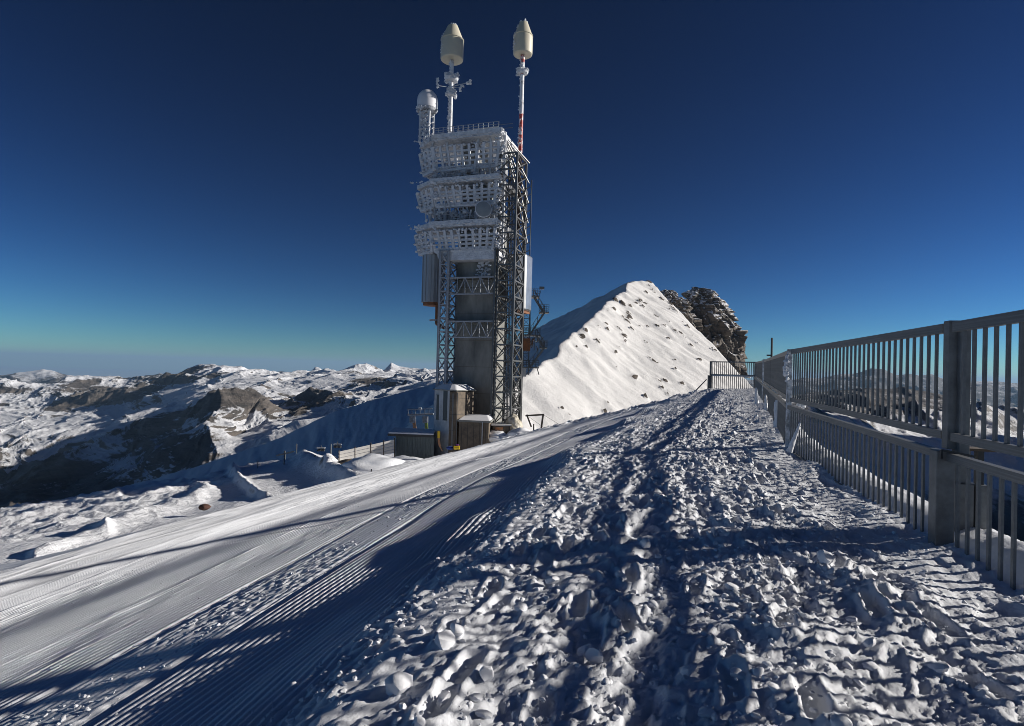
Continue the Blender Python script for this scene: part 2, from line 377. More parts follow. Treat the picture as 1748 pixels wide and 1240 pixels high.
# ------------------------------------------------------------------ loose lumps of trodden snow
def ico(sub):
    import bmesh
    bm = bmesh.new(); bmesh.ops.create_icosphere(bm, subdivisions=sub, radius=1)
    V = np.array([v.co[:] for v in bm.verts]); Fs = np.array([[v.index for v in f.verts] for f in bm.faces]); bm.free(); return V, Fs
def lump_variants(sub, n, blk=.35):
    V, Fs = ico(sub); out = []
    for i in range(n):
        W = V.copy()
        for k in range(10):                       # plane cuts make broken, faceted lumps
            d = RNG.normal(size=3); d /= np.linalg.norm(d); c = RNG.uniform(.45, .8); h = W @ d
            W = W - np.outer(np.clip(h - c, 0, None) * (1 - blk * .3), d)
        W *= 1 + .16 * gn(W[:, :1] * 3 + i, W[:, 1:2] * 3 + W[:, 2:3] * 2, i) + RNG.uniform(-.06, .06, (len(W), 1))
        out.append(W)
    return out, Fs
LV, LF = lump_variants(2, 10)
def scatter(name, pts, sizes, mat, label, flat=.75, smooth=True):
    vs = []; fs = []; nv = 0
    for p, s in zip(pts, sizes):
        W = LV[RNG.integers(len(LV))] * np.array([RNG.uniform(.7, 1.3), RNG.uniform(.7, 1.3), flat * RNG.uniform(.6, 1.2)]) * s
        a = RNG.uniform(0, 6.28); b = RNG.uniform(-.6, .6); ca, sa, cb, sb = math.cos(a), math.sin(a), math.cos(b), math.sin(b)
        W = W @ np.array([[1, 0, 0], [0, cb, -sb], [0, sb, cb]]) @ np.array([[ca, -sa, 0], [sa, ca, 0], [0, 0, 1]])
        vs.append(W + p); fs.append(LF + nv); nv += len(W)
    o = mesh_np(name, np.concatenate(vs), np.concatenate(fs), mat, smooth)
    if smooth: o.data.set_sharp_from_angle(angle=R(34))
    tag(o, label, None, None, 'stuff'); return o
N = 13000
Yc = np.exp(RNG.uniform(math.log(2.2), math.log(26), N)); vc = RNG.uniform(-2.5, 1.9, N)
dens = gn(vc * .9, Yc * .7, 120) + gn(vc * 3, Yc * 3, 121) * .6
keep = dens > -.05 + RNG.uniform(-.25, .25, N); Yc, vc = Yc[keep], vc[keep]
sz = (.006 + .030 * RNG.random(len(Yc)) ** 3.5) * np.clip(.62 + Yc * .07, .62, 1.1)
sz *= np.where(vc < -1.2, .7, 1.0)
big = RNG.random(len(Yc)) < .012; sz = np.where(big, sz + .035, sz)
pts = np.stack([centre_x(Yc) - vc, Yc, ridge_z(vc, Yc) + sz * .2], -1)
scatter("snow_clods", pts, sz, M['clod'], "broken lumps of trodden snow strewn over the path beside the fence")
bl = [(-.37, 3.6, .085), (-.30, 3.75, .07), (-.55, 3.1, .08), (.47, 3.5, .07), (.52, 3.4, .06), (.1, 4.1, .06), (1.27, 5.4, .09), (2.66, 4.9, .085), (1.7, 4.4, .05), (.9, 4.6, .05), (2.1, 3.4, .06), (.35, 4.6, .06), (-.1, 3.2, .06), (1.0, 3.2, .07)]
scatter("snow_blocks", [np.array([x, y, ground(x, y) + r * .45]) for x, y, r in bl], [r for _, _, r in bl], M['clod'], "hand-sized blocks of snow lying on the trodden path")
N = 1600
vc = RNG.uniform(2.6, 9, N) ; Yc = np.exp(RNG.uniform(math.log(3), math.log(22), N)); kp = gn(vc * .8, Yc * .4, 130) > RNG.uniform(-.1, .4, N); vc, Yc = vc[kp], Yc[kp]
sz = .005 + .014 * RNG.random(len(vc)) ** 3
scatter("piste_crumbs", np.stack([centre_x(Yc) - vc, Yc, ridge_z(vc, Yc) + sz * .3], -1), sz, M['clod'], "scattered crumbs of snow on the groomed piste")
N = 1500                                       # crumbs in the sledge track and at the foot of the bank
Yc = np.exp(RNG.uniform(math.log(3), math.log(24), N)); vc = np.where(RNG.random(N) < .55, RNG.normal(4.3, .28, N), RNG.normal(1.95, .16, N))
sz = .006 + .022 * RNG.random(N) ** 3
pts = np.stack([centre_x(Yc) - vc, Yc, ridge_z(vc, Yc) + sz * .3], -1)
scatter("track_crumbs", pts, sz, M['clod'], "small crumbs of snow along the sledge track on the groomed piste")

# ------------------------------------------------------------------ lofted terrain
def loft(name, lines, px, rows, mat, namp=None, kind='structure', power=None):
    """lines: near to far; each a list of (px, py, D, rock). namp(i): noise height as share of distance for each line"""
    K = []
    for L in lines:
        A = np.array(L, float); K.append([np.interp(px, A[:, 0], A[:, j]) for j in (1, 2, 3)])
    pts = [Pn(px, k[0], k[1]) for k in K]; rk = [k[2] for k in K]
    V = []; RK = []; NA = []
    for i in range(len(lines) - 1):
        n = rows[i]; last = i == len(lines) - 2
        for t in np.linspace(0, 1, n + (1 if last else 0), endpoint=last):
            V.append(pts[i] * (1 - t) + pts[i + 1] * t); RK.append(rk[i] * (1 - t) + rk[i + 1] * t)
            NA.append(np.full(len(px), namp[i] * (1 - t) + namp[i + 1] * t))
    V = np.array(V); RK = np.array(RK); NA = np.array(NA)
    return V, RK, NA

# shelf and shaded flank on the left
pxA = np.concatenate([np.arange(-900, -20, 20), np.arange(-20, 1015, 2.5)])
shelf = [
    [(-900,1300,18,0),(0,1130,22,0),(200,1060,27,0),(400,980,34,0),(560,920,40,0),(700,880,50,0),(800,850,60,0),(1015,840,60,0)],
    [(-900,1120,26,0),(0,975,32,0),(100,960,34,0),(200,925,40,0),(300,895,45,0),(400,866,52,0),(480,850,60,0),(560,830,66,0),(640,812,70,0),(740,800,76,0),(1015,795,80,0)],
    [(-900,1050,38,0),(0,925,44,0),(100,905,48,0),(200,890,52,0),(300,872,56,0),(400,850,62,0),(440,838,66,0),(560,808,76,0),(640,800,82,0),(740,793,86,0),(1015,780,92,0)],
    [(-900,1010,58,0),(0,893,62,0),(120,872,66,0),(240,850,70,0),(330,835,74,0),(395,818,78,0),(440,808,82,0),(560,797,86,0),(640,790,90,0),(740,786,94,0),(1015,775,100,0)],
    [(-900,990,84,0),(0,869,88,0),(60,860,88,0),(120,852,90,0),(240,828,92,0),(330,816,93,0),(395,800,95,0),(440,795,96,0),(560,783,100,0),(640,777,104,0),(740,770,110,0),(1015,765,112,0)],
    [(-900,1200,300,0),(0,1000,330,.3),(120,960,340,.2),(240,910,350,.1),(395,860,380,0),(440,850,400,0),(560,830,420,0),(640,815,440,0),(740,800,460,0),(1015,800,460,0)],
    [(-900,1010,600,.2),(0,905,640,.3),(240,848,660,.2),(395,803,690,.05),(480,780,710,0),(600,745,740,0),(690,720,760,0),(740,705,780,0),(1015,700,780,0)],
    [(-900,975,850,.3),(0,874,860,.4),(100,858,870,.4),(240,824,890,.45),(330,798,910,.4),(400,775,930,.15),(480,748,960,.2),(540,717,1000,.3),(570,704,1030,.4),(600,694,1060,.45),(640,682,1100,.2),(690,669,1180,.05),(735,657,1260,0),(800,634,1350,0),(860,612,1450,0),(1015,560,1500,0)],
    [(-900,1300,1000,.3),(0,1100,1010,.4),(240,1000,1050,.4),(480,850,1150,.2),(600,760,1300,.2),(735,720,1500,.1),(1015,640,1700,0)],
]
V, RK, NA = loft("shelf", shelf, pxA, [14, 50, 60, 60, 16, 50, 60, 12], None, namp=[0, .001, .0016, .002, .0012, .003, .004, .002, .0])
Yv = V[..., 1]; Xv = V[..., 0]
disp = NA * Yv * (fbm(Xv * 12 / (20 + Yv * .35), Yv * 12 / (20 + Yv * .35), 6, 130) + .0)
# ploughed banks and rubble on the shelf
near = sstep(28, 40, Yv) * (1 - sstep(90, 110, Yv)) * (1 - sstep(-35, -25, Xv) * .0)
disp = disp + near * (1 - sstep(-40, -33, Xv)) * (.5 * (ridged(Xv * .09, Yv * .12, 5, 140) - .8) + .22 * fbm(Xv * .6, Yv * .5, 4, 141))
disp = disp + near * sstep(-40, -33, Xv) * .05 * fbm(Xv * .4, Yv * .4, 4, 142)
den = V @ np.array(F_); pxs = 874 + FPX * (V @ np.array(R_)) / den; pys = 620 - FPX * (V @ np.array(U_)) / den
def berm(pl, hgt, wx, rgh=.5):                 # ploughed bank along a line on the shelf
    global disp
    best = np.full(pxs.shape, 1e9)
    for (xa, ya), (xb, yb) in zip(pl, pl[1:]):
        L2 = (xb - xa) ** 2 + (yb - ya) ** 2; t = np.clip(((pxs - xa) * (xb - xa) + (pys - ya) * (yb - ya)) / L2, 0, 1)
        best = np.minimum(best, np.hypot(pxs - xa - t * (xb - xa), (pys - ya - t * (yb - ya)) * 1.7))
    k = np.exp(-(best / wx) ** 2) * (1 - sstep(105, 125, Yv)) * sstep(30, 40, Yv)
    disp = disp + k * hgt * (1 + rgh * 1.6 * fbm(Xv * .35, Yv * .35, 3, 145))
berm([(396, 800), (410, 822), (440, 848), (470, 862)], .8, 9, .2)
berm([(425, 795), (500, 790), (560, 784)], .5, 7, .3)
berm([(520, 792), (560, 806), (600, 826), (640, 838)], 1.5, 18, .15)
berm([(555, 806), (585, 800), (620, 806)], .7, 9, .3)
berm([(180, 905), (260, 880), (330, 856), (350, 838)], .8, 16, .3)
berm([(60, 950), (120, 930), (180, 912)], .6, 12, .3)
berm([(0, 880), (90, 868), (200, 845)], .5, 10, .4)
V[..., 2] += disp
mesh_np("mountain_flank", V, grid_faces(*V.shape[:2])[:, ::-1], M['alp_mid'], True, {'rock': RK})['kind'] = 'structure'

# far massif on the left
pxB = np.concatenate([np.arange(-700, -30, 10), np.arange(-30, 905, 1.6)])
mass = [
    [(-700,1100,1300,.5),(0,1010,1300,.6),(240,920,1400,.5),(480,850,1500,.4),(735,760,1700,.2),(905,700,1700,.2)],
    [(-700,905,2300,.7),(0,868,2300,.75),(120,855,2300,.75),(240,826,2300,.5),(330,800,2200,.35),(400,782,2200,.15),(480,750,2300,.1),(540,722,2500,.15),(600,697,2700,.2),(735,660,3000,.2),(905,640,3000,0)],
    [(-700,850,3000,.6),(0,825,3000,.7),(120,810,2900,.7),(200,790,2700,.6),(270,778,2500,.45),(330,752,2450,.3),(370,725,2500,.35),(430,745,2650,.0),(500,725,2750,.1),(560,705,2900,.1),(640,680,3100,.1),(735,655,3400,.1),(905,640,3400,0)],
    [(-700,800,4000,.2),(0,778,4000,.4),(50,775,3900,.3),(100,765,3900,.2),(170,742,3800,.2),(250,728,3500,.3),(330,700,3200,.4),(365,682,3000,.5),(420,690,3100,.6),(480,700,3200,.65),(540,690,3300,.5),(600,672,3500,.3),(660,662,3700,.3),(735,650,3900,.2),(905,640,3900,0)],
    [(-700,730,5200,.0),(0,722,5200,.0),(100,720,5200,0),(200,712,5000,0),(300,692,4600,0),(365,672,4200,.15),(420,672,4100,.3),(480,675,4100,.4),(540,672,4200,.25),(600,655,4400,.1),(660,650,4500,.3),(735,645,4700,.2),(905,640,4700,0)],
    [(-700,700,6200,.5),(0,690,6200,.4),(60,688,6200,.5),(120,690,6200,.55),(200,682,6100,.55),(260,672,6000,.5),(320,660,5600,.25),(380,655,5300,.05),(450,650,5200,.05),(520,648,5200,.05),(600,640,5300,.2),(650,645,5400,.3),(735,642,5600,.2),(905,640,5600,0)],
    [(-700,665,6900,.4),(0,655,6900,.6),(60,662,6900,.2),(110,660,7000,.3),(180,657,7000,.6),(250,655,6900,.7),(320,640,6500,.5),(380,634,6100,.35),(450,638,6000,.3),(530,640,6000,.1),(600,632,6000,.35),(650,634,6200,.5),(735,636,6500,.2),(905,640,6500,0)],
    [(-700,650,7600,.4),(0,646,7600,.5),(30,652,7600,.3),(70,664,7700,.1),(95,656,7700,.1),(112,643,7700,.15),(150,642,7700,.2),(180,642,7700,.25),(210,644,7600,.5),(240,640,7500,.6),(262,638,7500,.6),(300,640,7300,.3),(318,628,7000,.5),(340,622,6900,.45),(375,622,6800,.3),(400,626,6700,.3),(412,624,6700,.35),(425,632,6700,.3),(455,634,6600,.3),(480,641,6600,.1),(510,636,6700,.1),(530,634,6900,0),(538,626,7000,0),(546,627,7000,0),(555,634,7000,0),(600,628,6700,.2),(625,621,6600,.25),(640,624,6700,.4),(655,630,7000,.3),(668,618,7300,.15),(682,624,7300,.1),(700,627,7300,.1),(735,631,7300,.1),(905,632,7300,.1)],
    [(-700,740,9500,.3),(0,740,9500,.3),(905,740,9500,.2)],
]
V, RK, NA = loft("massif", mass, pxB, [10, 60, 66, 80, 60, 50, 44, 6], None, namp=[.008, .014, .020, .022, .012, .011, .011, .0042, 0])
Yv = V[..., 1]; Xv = V[..., 0]
n_ = ridged(Xv / 1000 + Yv / 2400, Yv / 1500 - Xv / 2600, 9, 150, .57) - .92
wx = 160 * fbm(Xv / 500, Yv / 700, 3, 158) + 50 * gn(Xv / 120, Yv / 150, 159)
V[..., 0] += wx * sstep(2000, 2600, Yv) * (1 - sstep(5600, 6500, Yv))
V[..., 2] += NA * Yv * n_ * (.55 + .9 * np.clip(RK, 0, .7))
V[..., 2] += 0
terr = np.sin(V[..., 2] / 34.0 + 2 * gn(Xv / 700, Yv / 700, 160))
RK = RK * 1.25 + .2 * terr * (RK > .05) + .5 * sstep(.12, .4, fbm(Xv / 700, Yv / 500, 4, 165)) * sstep(.02, .15, RK)
V[..., 2] += 9 * terr * np.clip(RK, 0, 1)
mesh_np("mountain_massif", V, grid_faces(*V.shape[:2])[:, ::-1], M['alp_far'], True, {'rock': np.clip(RK, 0, .9)})['kind'] = 'structure'

# dark hills beyond, and the blue hills at the far left
pxC = np.arange(-700, 905, 3.0)
hills = [
    [(-700,760,11000,.7),(905,760,11000,.7)],
    [(-700,655,13000,.5),(0,660,13000,.6),(300,665,13000,.6),(905,650,13000,.5)],
    [(-700,640,15000,.5),(-100,640,15000,.5),(0,640,15000,.5),(20,638,15000,.35),(50,634,15000,.1),(72,632,15000,.0),(90,636,15000,.2),(110,641,15000,.5),(180,644,15000,.5),(300,640,15000,.5),(460,640,15000,.5),(500,634,15000,.5),(520,638,15000,.4),(600,640,15000,.4),(905,640,15000,.4)],
    [(-700,700,18000,.5),(905,700,18000,.5)]]
V, RK, NA = loft("hills", hills, pxC, [8, 26, 8], None, namp=[0, .01, .004, 0])
V[..., 2] += NA * V[..., 1] * (ridged(V[..., 0] / 1500, V[..., 1] / 1500, 6, 170) - .8)
mesh_np("blue_hills", V, grid_faces(*V.shape[:2])[:, ::-1], M['alp_dark'], True, {'rock': RK})['kind'] = 'structure'

# right side: valley and mountains beyond the fence
pxD = np.arange(1180, 2500, 3.0)
right = [
    [(1180,1300,45,0),(1500,1500,45,0),(1748,1900,45,.2),(2500,2600,45,.2)],
    [(1180,900,300,.1),(1400,900,300,.2),(1600,1005,310,.5),(1748,1110,320,.55),(2500,1500,320,.5)],
    [(1180,810,450,.0),(1400,822,450,.0),(1500,850,460,.0),(1600,872,470,.5),(1700,880,480,.55),(1748,900,480,.55),(2500,1100,480,.5)],
    [(1180,740,650,.0),(1400,752,650,.05),(1500,778,650,.0),(1600,800,670,.0),(1748,830,690,.1),(2500,1000,700,.3)],
    [(1180,690,900,.1),(1380,698,900,.3),(1440,716,920,.3),(1500,735,940,.05),(1560,742,960,.0),(1600,745,980,.05),(1700,752,1000,.1),(1748,758,1000,.2),(2500,850,1000,.3)],
    [(1180,668,1600,.5),(1380,688,1600,.5),(1440,694,1600,.6),(1500,705,1600,.55),(1560,702,1700,.55),(1640,708,1700,.5),(1700,712,1700,.2),(1748,735,1700,.4),(2500,800,1700,.4)],
    [(1180,655,2600,.5),(1380,676,2600,.5),(1440,670,2700,.55),(1500,668,2800,.6),(1540,664,2900,.6),(1580,670,3000,.6),(1640,686,3100,.5),(1700,698,3200,.2),(1748,700,3200,.3),(2500,700,3200,.4)],
    [(1180,760,4200,.4),(1748,800,4600,.4),(2500,800,4600,.4)]]
V, RK, NA = loft("right", right, pxD, [20, 30, 30, 36, 36, 36, 8], None, namp=[0, .004, .008, .004, .012, .022, .007, 0])
Yv = V[..., 1]; Xv = V[..., 0]
V[..., 2] += NA * Yv * (ridged(Xv / (60 + Yv * .16), Yv / (60 + Yv * .16), 6, 180, .55) - .8)
mesh_np("rocky_valley", V, grid_faces(*V.shape[:2])[:, ::-1], M['alp_dark'], True, {'rock': RK})['kind'] = 'structure'
far = [
    [(1180,760,11000,.7),(2500,780,11000,.7)],
    [(1180,668,14000,.5),(1748,690,14000,.5),(2500,700,14000,.5)],
    [(1180,650,17000,.4),(1300,650,17000,.4),(1400,646,17000,.4),(1440,640,17000,.4),(1470,636,17000,.5),(1488,628,17000,.5),(1508,629,17000,.5),(1530,640,17000,.5),(1552,639,17000,.5),(1572,644,17000,.5),(1590,641,17000,.5),(1610,648,17000,.4),(1640,652,17000,.4),(1700,652,17000,.4),(1748,655,17000,.4),(2500,660,17000,.4)],
    [(1180,700,20000,.4),(2500,740,20000,.4)]]
V, RK, NA = loft("far", far, pxD, [8, 30, 6], None, namp=[0, .014, .003, 0])
V[..., 2] += NA * V[..., 1] * (ridged(V[..., 0] / 1700, V[..., 1] / 1700, 6, 190) - .8)
mesh_np("distant_mountains", V, grid_faces(*V.shape[:2])[:, ::-1], M['alp_dark'], True, {'rock': RK})['kind'] = 'structure'

# unseen ridge added further right, shaped to block the sun from the valley
xs = np.linspace(1240, 5200, 110); yy = np.linspace(-1500, 1400, 110); XG, YG = np.meshgrid(xs, yy)
Z = 690 - np.abs(XG - 2200) * .85 - sstep(1050, 1400, YG) * 700 + 30 * (ridged(XG / 700, YG / 700, 6, 200) - .8)
mesh_np("shading_ridge", np.stack([XG, YG, Z], -1), grid_faces(*XG.shape), M['alp_far'], True, {'rock': np.full(XG.shape, .25)})['kind'] = 'structure'

# lowland under fog out to the horizon
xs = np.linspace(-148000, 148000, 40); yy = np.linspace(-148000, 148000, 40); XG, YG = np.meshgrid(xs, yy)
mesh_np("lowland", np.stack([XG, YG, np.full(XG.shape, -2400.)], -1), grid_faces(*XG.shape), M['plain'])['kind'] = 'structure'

# ------------------------------------------------------------------ the summit behind the tower
S = np.array(P(1096, 466, 1000)); L0 = np.array(P(905, 640, 400)); RR = np.array(P(1245, 619, 640))
n1 = np.cross(L0 - S, RR - S); n1 /= n1[2]
Q = np.array(P(928, 556, 1500)); n2 = np.cross(S - L0, Q - L0); n2 /= n2[2]
def plane(n, p, X, Y): return p[2] - (n[0] * (X - p[0]) + n[1] * (Y - p[1]))
xs = np.concatenate([np.arange(-420, -60, 9), np.arange(-60, 330, 2.0), np.arange(330, 800, 12)])
yy = np.concatenate([np.arange(190, 300, 5), np.arange(300, 1100, 2.2), np.arange(1100, 1700, 12)])
XG, YG = np.meshgrid(xs, yy)
uu = XG * .66 - YG * .75; ww = XG * .75 + YG * .66      # along and across the fall line of the lit face
p1 = plane(n1, S, XG, YG) + 3.2 * gn(ww / 42, uu / 300, 211) + 1.3 * gn(ww / 15, uu / 150, 212) + .5 * gn(ww / 6, uu / 60, 213)
p2 = plane(n2, L0, XG, YG) + 7 * fbm(XG / 60, YG / 60, 4, 214)
T3 = RR + np.array([50, 25, -62.]); n3 = np.cross(RR - S, T3 - S); n3 /= n3[2]; p3 = plane(n3, S, XG, YG)
T4 = S + np.array([30, 120, -70.]); n4 = np.cross(T4 - S, Q - S); n4 /= n4[2]; p4 = plane(n4, S, XG, YG)
Z = np.minimum(np.minimum(p1, p2), np.minimum(p3, p4))
Z = np.minimum(Z, S[2] - 28 - .12 * (XG - S[0]) * np.sign(XG - S[0]) * .8 - .02 * (YG - S[1]))
rg = np.abs(p1 - p2)
Z = Z + 2.6 * fbm(XG / 60, YG / 60, 5, 210) * sstep(0, 40, YG - 200) + 2.2 * np.exp(-(rg / 16) ** 2) * (gn(XG / 26, YG / 26, 215) * 1.6 + .3)
dip = np.exp(-((XG - (L0[0] + S[0]) * .42) / 60) ** 2) * 5
Z = Z - dip * (p1 < p2) * sstep(0, 60, p2 - p1)
# rock outcrops at the places they have on the face
RK = np.zeros(XG.shape)
n_s = gn(XG / 5 + YG / 12, YG / 26, 220)
outc = [(1050,512,9,5),(1062,517,8,5),(1075,522,7,4),(1092,514,6,8),(1085,518,4,4),(1074,540,7,9),(1072,536,5,6),(1035,553,4,4),(1038,562,5,6),(1058,565,7,7),(1066,575,7,6),(1068,583,5,5),(1001,565,4,6),(994,575,6,7),(1021,584,8,8),(1050,602,6,4),(1058,595,5,4),(1036,610,5,3),(1047,622,5,3),(1052,627,5,3),(1076,632,4,4),(1084,645,6,8),(1088,652,4,5),(1091,667,4,3),(1122,557,6,4),(1133,555,6,5),(1142,550,4,4),(1104,500,5,2),(1115,497,7,2),(1130,512,8,2),(1152,565,9,2),(1165,572,14,3),(1135,650,6,4),(1130,663,6,4),(1140,672,6,6),(1152,632,5,5),(1164,655,4,7),(1166,664,4,5),(1101,678,5,4),(1065,692,5,4),(1076,696,7,5),(1098,696,7,3),(1037,687,4,3),(1042,700,9,6),(1033,705,7,4),(961,700,4,3),(975,712,6,3),(1113,600,4,3),(1117,597,3,3),(1180,590,4,2),(984,592,5,3),(1001,592,3,4),(1033,604,3,3),(1098,525,5,3),(1048,528,4,4),(1040,531,4,4),(1183,653,3,3),(1170,555,14,2),(1150,528,10,2),(1145,520,8,2)]
F3 = np.stack([XG, YG, Z], -1)
den = F3 @ np.array(F_); pxg = 874 + FPX * (F3 @ np.array(R_)) / den; pyg = 620 - FPX * (F3 @ np.array(U_)) / den
for (a, b, wd, hd) in outc:
    dx = pxg - a; dy = pyg - b; u = (dx * .75 + dy * .66) / (wd * .8); v = (-dx * .66 + dy * .75) / (hd * .5)
    RK = np.maximum(RK, np.exp(-(u * u + v * v)) * (.55 + 2.4 * fbm(ww / 4.0, uu / 11, 2, 230)))
RK = np.maximum(RK, .9 * sstep(.50, .64, fbm(ww / 9, uu / 26, 3, 236) + .35 * gn(XG / 90, YG / 90, 237)) * sstep(420, 600, YG))
RK = np.where(p1 < p2, RK, RK * .2)
Z = Z + np.clip(RK, 0, 1) * 2.4 * (1 + gn(XG / 6, YG / 9, 232))
# wind furrows on the lower face
Z = Z + .25 * sstep(.1, .5, gn(XG / 40, YG / 90, 233) + .3) * np.sin((XG * .9 + YG * .14) / 2.1 + gn(XG / 20, YG / 30, 234)) * (p1 < p2)
Z = np.maximum(Z, -190)
mesh_np("summit_peak", np.stack([XG, YG, Z], -1), grid_faces(*XG.shape), M['alp_peak'], True, {'rock': RK * 2.0})['kind'] = 'structure'

# rocky crag behind the summit: rings of rock stacked to the photographed outline
def crag(name, prof, D, depth, seed, rockv, label):
    nz, na = 150, 220
    A = np.array(prof, float)                    # (py, px_left, px_right) bottom to top
    t = np.linspace(0, 1, nz); py = np.interp(t, np.linspace(0, 1, len(A)), A[:, 0]); l = np.interp(t, np.linspace(0, 1, len(A)), A[:, 1]); r = np.interp(t, np.linspace(0, 1, len(A)), A[:, 2])
    r = r - 9; c = Pn((l + r) / 2, py + 3, D); hw = (r - l) / 2 * D / FPX
    an = np.linspace(0, 2 * np.pi, na, endpoint=False)
    rad = hw[:, None] * np.ones(na)[None]
    X = c[:, 0][:, None] + rad * np.cos(an)[None]; Y = c[:, 1][:, None] + np.minimum(rad, depth) * np.sin(an)[None]; Zc = c[:, 2][:, None] + 0 * X
    nn = (ridged(an[None] * 2.6 + Zc / 45, Zc / 48 + seed + an[None] * .8, 6, seed, .6) - .8)
    blk = np.round(gn(an[None] * 3.1 + 0 * Zc, Zc / 18, seed + 3) * 4) / 4
    blk = blk + .6 * gn(an[None] * 5 + Zc / 50, Zc / 34, seed + 8)
    k = (2.5 * nn) * sstep(0, .06, 1 - t)[:, None]
    X = X + k * np.cos(an)[None]; Y = Y + k * np.sin(an)[None]; Zc = Zc + 2.5 * gn(X / 11, Y / 11 + Zc / 9, seed + 5)
    V = np.stack([X, Y, Zc], -1)
    for lev, (M_, amp) in enumerate(((70, 9.0), (420, 3.6), (1500, 1.3))):
        fl = V.reshape(-1, 3); c0 = fl[RNG.integers(0, len(fl), M_)]; c0 = c0 * 1.0; g = RNG.normal(size=(M_, 3)) * .22; off = RNG.uniform(-1, 1, M_) * amp
        sc = np.array([1, 1, .62]); best = np.full(len(fl), 1e18); idx = np.zeros(len(fl), int)
        for q0 in range(0, M_, 100):
            d2 = (((fl * sc)[:, None, :] - (c0[q0:q0 + 100] * sc)[None]) ** 2).sum(-1); j2 = d2.argmin(1); m2 = d2[np.arange(len(fl)), j2]; up = m2 < best; best[up] = m2[up]; idx[up] = j2[up] + q0
        dv = off[idx] + ((fl - c0[idx]) * g[idx]).sum(-1); dv = dv.reshape(X.shape) * sstep(0, .05, 1 - t)[:, None]
        V[..., 0] += dv * np.cos(an)[None]; V[..., 1] += dv * np.sin(an)[None]
    i = np.arange(nz * na).reshape(nz, na); j = np.roll(i, -1, 1)
    Fq = np.stack([i[:-1], j[:-1], j[1:], i[1:]], -1).reshape(-1, 4)
    o = mesh_np(name, V, Fq, M['crag'], True, {'rock': np.full(X.shape, rockv) + .35 * (t[:, None] < .55)}); o['kind'] = 'structure'; return o
crag("rocky_crag", [(640,1150,1282),(615,1160,1274),(600,1162,1273),(585,1163,1273),(570,1164,1268),(555,1166,1262),(545,1167,1254),(530,1168,1248),(520,1170,1245),(510,1172,1236),(502,1174,1229),(496,1176,1222),(492,1179,1214),(489,1182,1204),(487,1186,1196)], 1130, 60, 240, .05, "")
crag("rock_shoulder", [(640,1110,1215),(600,1110,1208),(570,1112,1200),(545,1116,1192),(525,1120,1183),(512,1123,1176),(504,1126,1168),(498,1129,1160),(494,1133,1152),(492,1138,1148)], 1090, 40, 250, .0, "")

# ------------------------------------------------------------------ fence along the path
FA, FB, FC_, FE, FF = 11.5, 5.4, 24.0, 37.0, 38.6
def fx(Y): return 4.03 + .236 * (Y - 5.4) if Y <= 11.5 else 5.47 + .389 * (Y - 11.5)
TOPZ = lambda Y: float(np.interp(Y, [0, 5.4, 11.5, 24, 37], [.56, .54, .545, .68, .90]))
def zrel(Y, vals): return float(np.interp(Y, [0, 5.4, 11.5, 24, 37], vals))
UB = [-.49, -.46, -.39, -.17, .06]; LT = [-.70, -.64, -.54, -.28, -.04]; LB = [-1.62, -1.54, -1.38, -1.08, -.85]
def fence_run(parent, a, b, steel, bar=True, lower_as_stuff=False, first=True):
    """rails and bars between two ground points (X,Y), heights following the ground"""
    (xa, ya), (xb, yb) = a, b; Ln = math.hypot(xb - xa, yb - ya); dx, dy = (xb - xa) / Ln, (yb - ya) / Ln
    H = lambda t, vals: zrel(ya + (yb - ya) * t, vals)
    T = lambda t: TOPZ(ya + (yb - ya) * t)
    pt = lambda t, z, off=0: (xa + (xb - xa) * t + dy * off, ya + (yb - ya) * t - dx * off, z)
    beam('rail', pt(0, T(0) - .045), pt(1, T(1) - .045), .05, .09, steel, parent)
    beam('rail', pt(0, H(0, UB) - .04), pt(1, H(1, UB) - .04), .05, .075, steel, parent)
    beam('rail', pt(0, H(0, LT) - .04, -.03), pt(1, H(1, LT) - .04, -.03), .07, .075, steel, parent)
    beam('rail', pt(0, H(0, LB) - .04, -.03), pt(1, H(1, LB) - .04, -.03), .05, .06, steel, parent)
    n = max(2, int(round(Ln / .163)))
    stuff = MB()
    for i in range(1, n):
        t = i / n
        for lo, hi, off in ((H(t, UB) - .003, T(t) - .088, 0), (H(t, LB) - .012, H(t, LT) - .076, -.03)):
            p = pt(t, 0, off)
            if lower_as_stuff and off:
                stuff.box(p[0] - .012, p[0] + .012, p[1] - .022, p[1] + .022, lo, hi)
                continue
            key = 'bar' + steel.name
            if key not in _unit:
                q = MB().box(-.010, .010, -.018, .018, 0, 1); me = bpy.data.meshes.new("bar"); me.from_pydata(q.v, [], q.f); me.materials.append(steel); _unit[key] = me
            o = bpy.data.objects.new('bar', _unit[key]); COL.objects.link(o); o.parent = parent
            o.location = (p[0], p[1], lo); o.scale = (1, 1, hi - lo); o.rotation_euler = (0, 0, -math.atan2(dx, dy))
    if lower_as_stuff:
        o = stuff.build('lower_bars', steel, parent); o['kind'] = 'stuff'
def post(parent, x, y, w, z0, z1, mat, rz=0, name='post', capw=0):
    q = MB().box(-w / 2, w / 2, -w / 2, w / 2, z0, z1)
    if capw: q.box(-capw / 2, capw / 2, -capw / 2, capw / 2, z1 + .002, z1 + .014)
    o = q.build(name, mat, parent, bevel=.006); o.location = (x, y, 0); o.rotation_euler = (0, 0, rz); return o
fn = empty('metal_fence'); tag(fn, 'grey galvanised bar fence nearest the camera, right of the trodden snow path', 'fence')
RZ1 = -math.atan(.236)
fence_run(fn, (fx(5.48), 5.48), (fx(11.4), 11.4), M['galv'])
fence_run(fn, (fx(-1.5), -1.5), (fx(5.30), 5.30), M['galv'])
post(fn, fx(5.4) + .03, 5.4, .11, -.62, .56, M['galv'], RZ1)
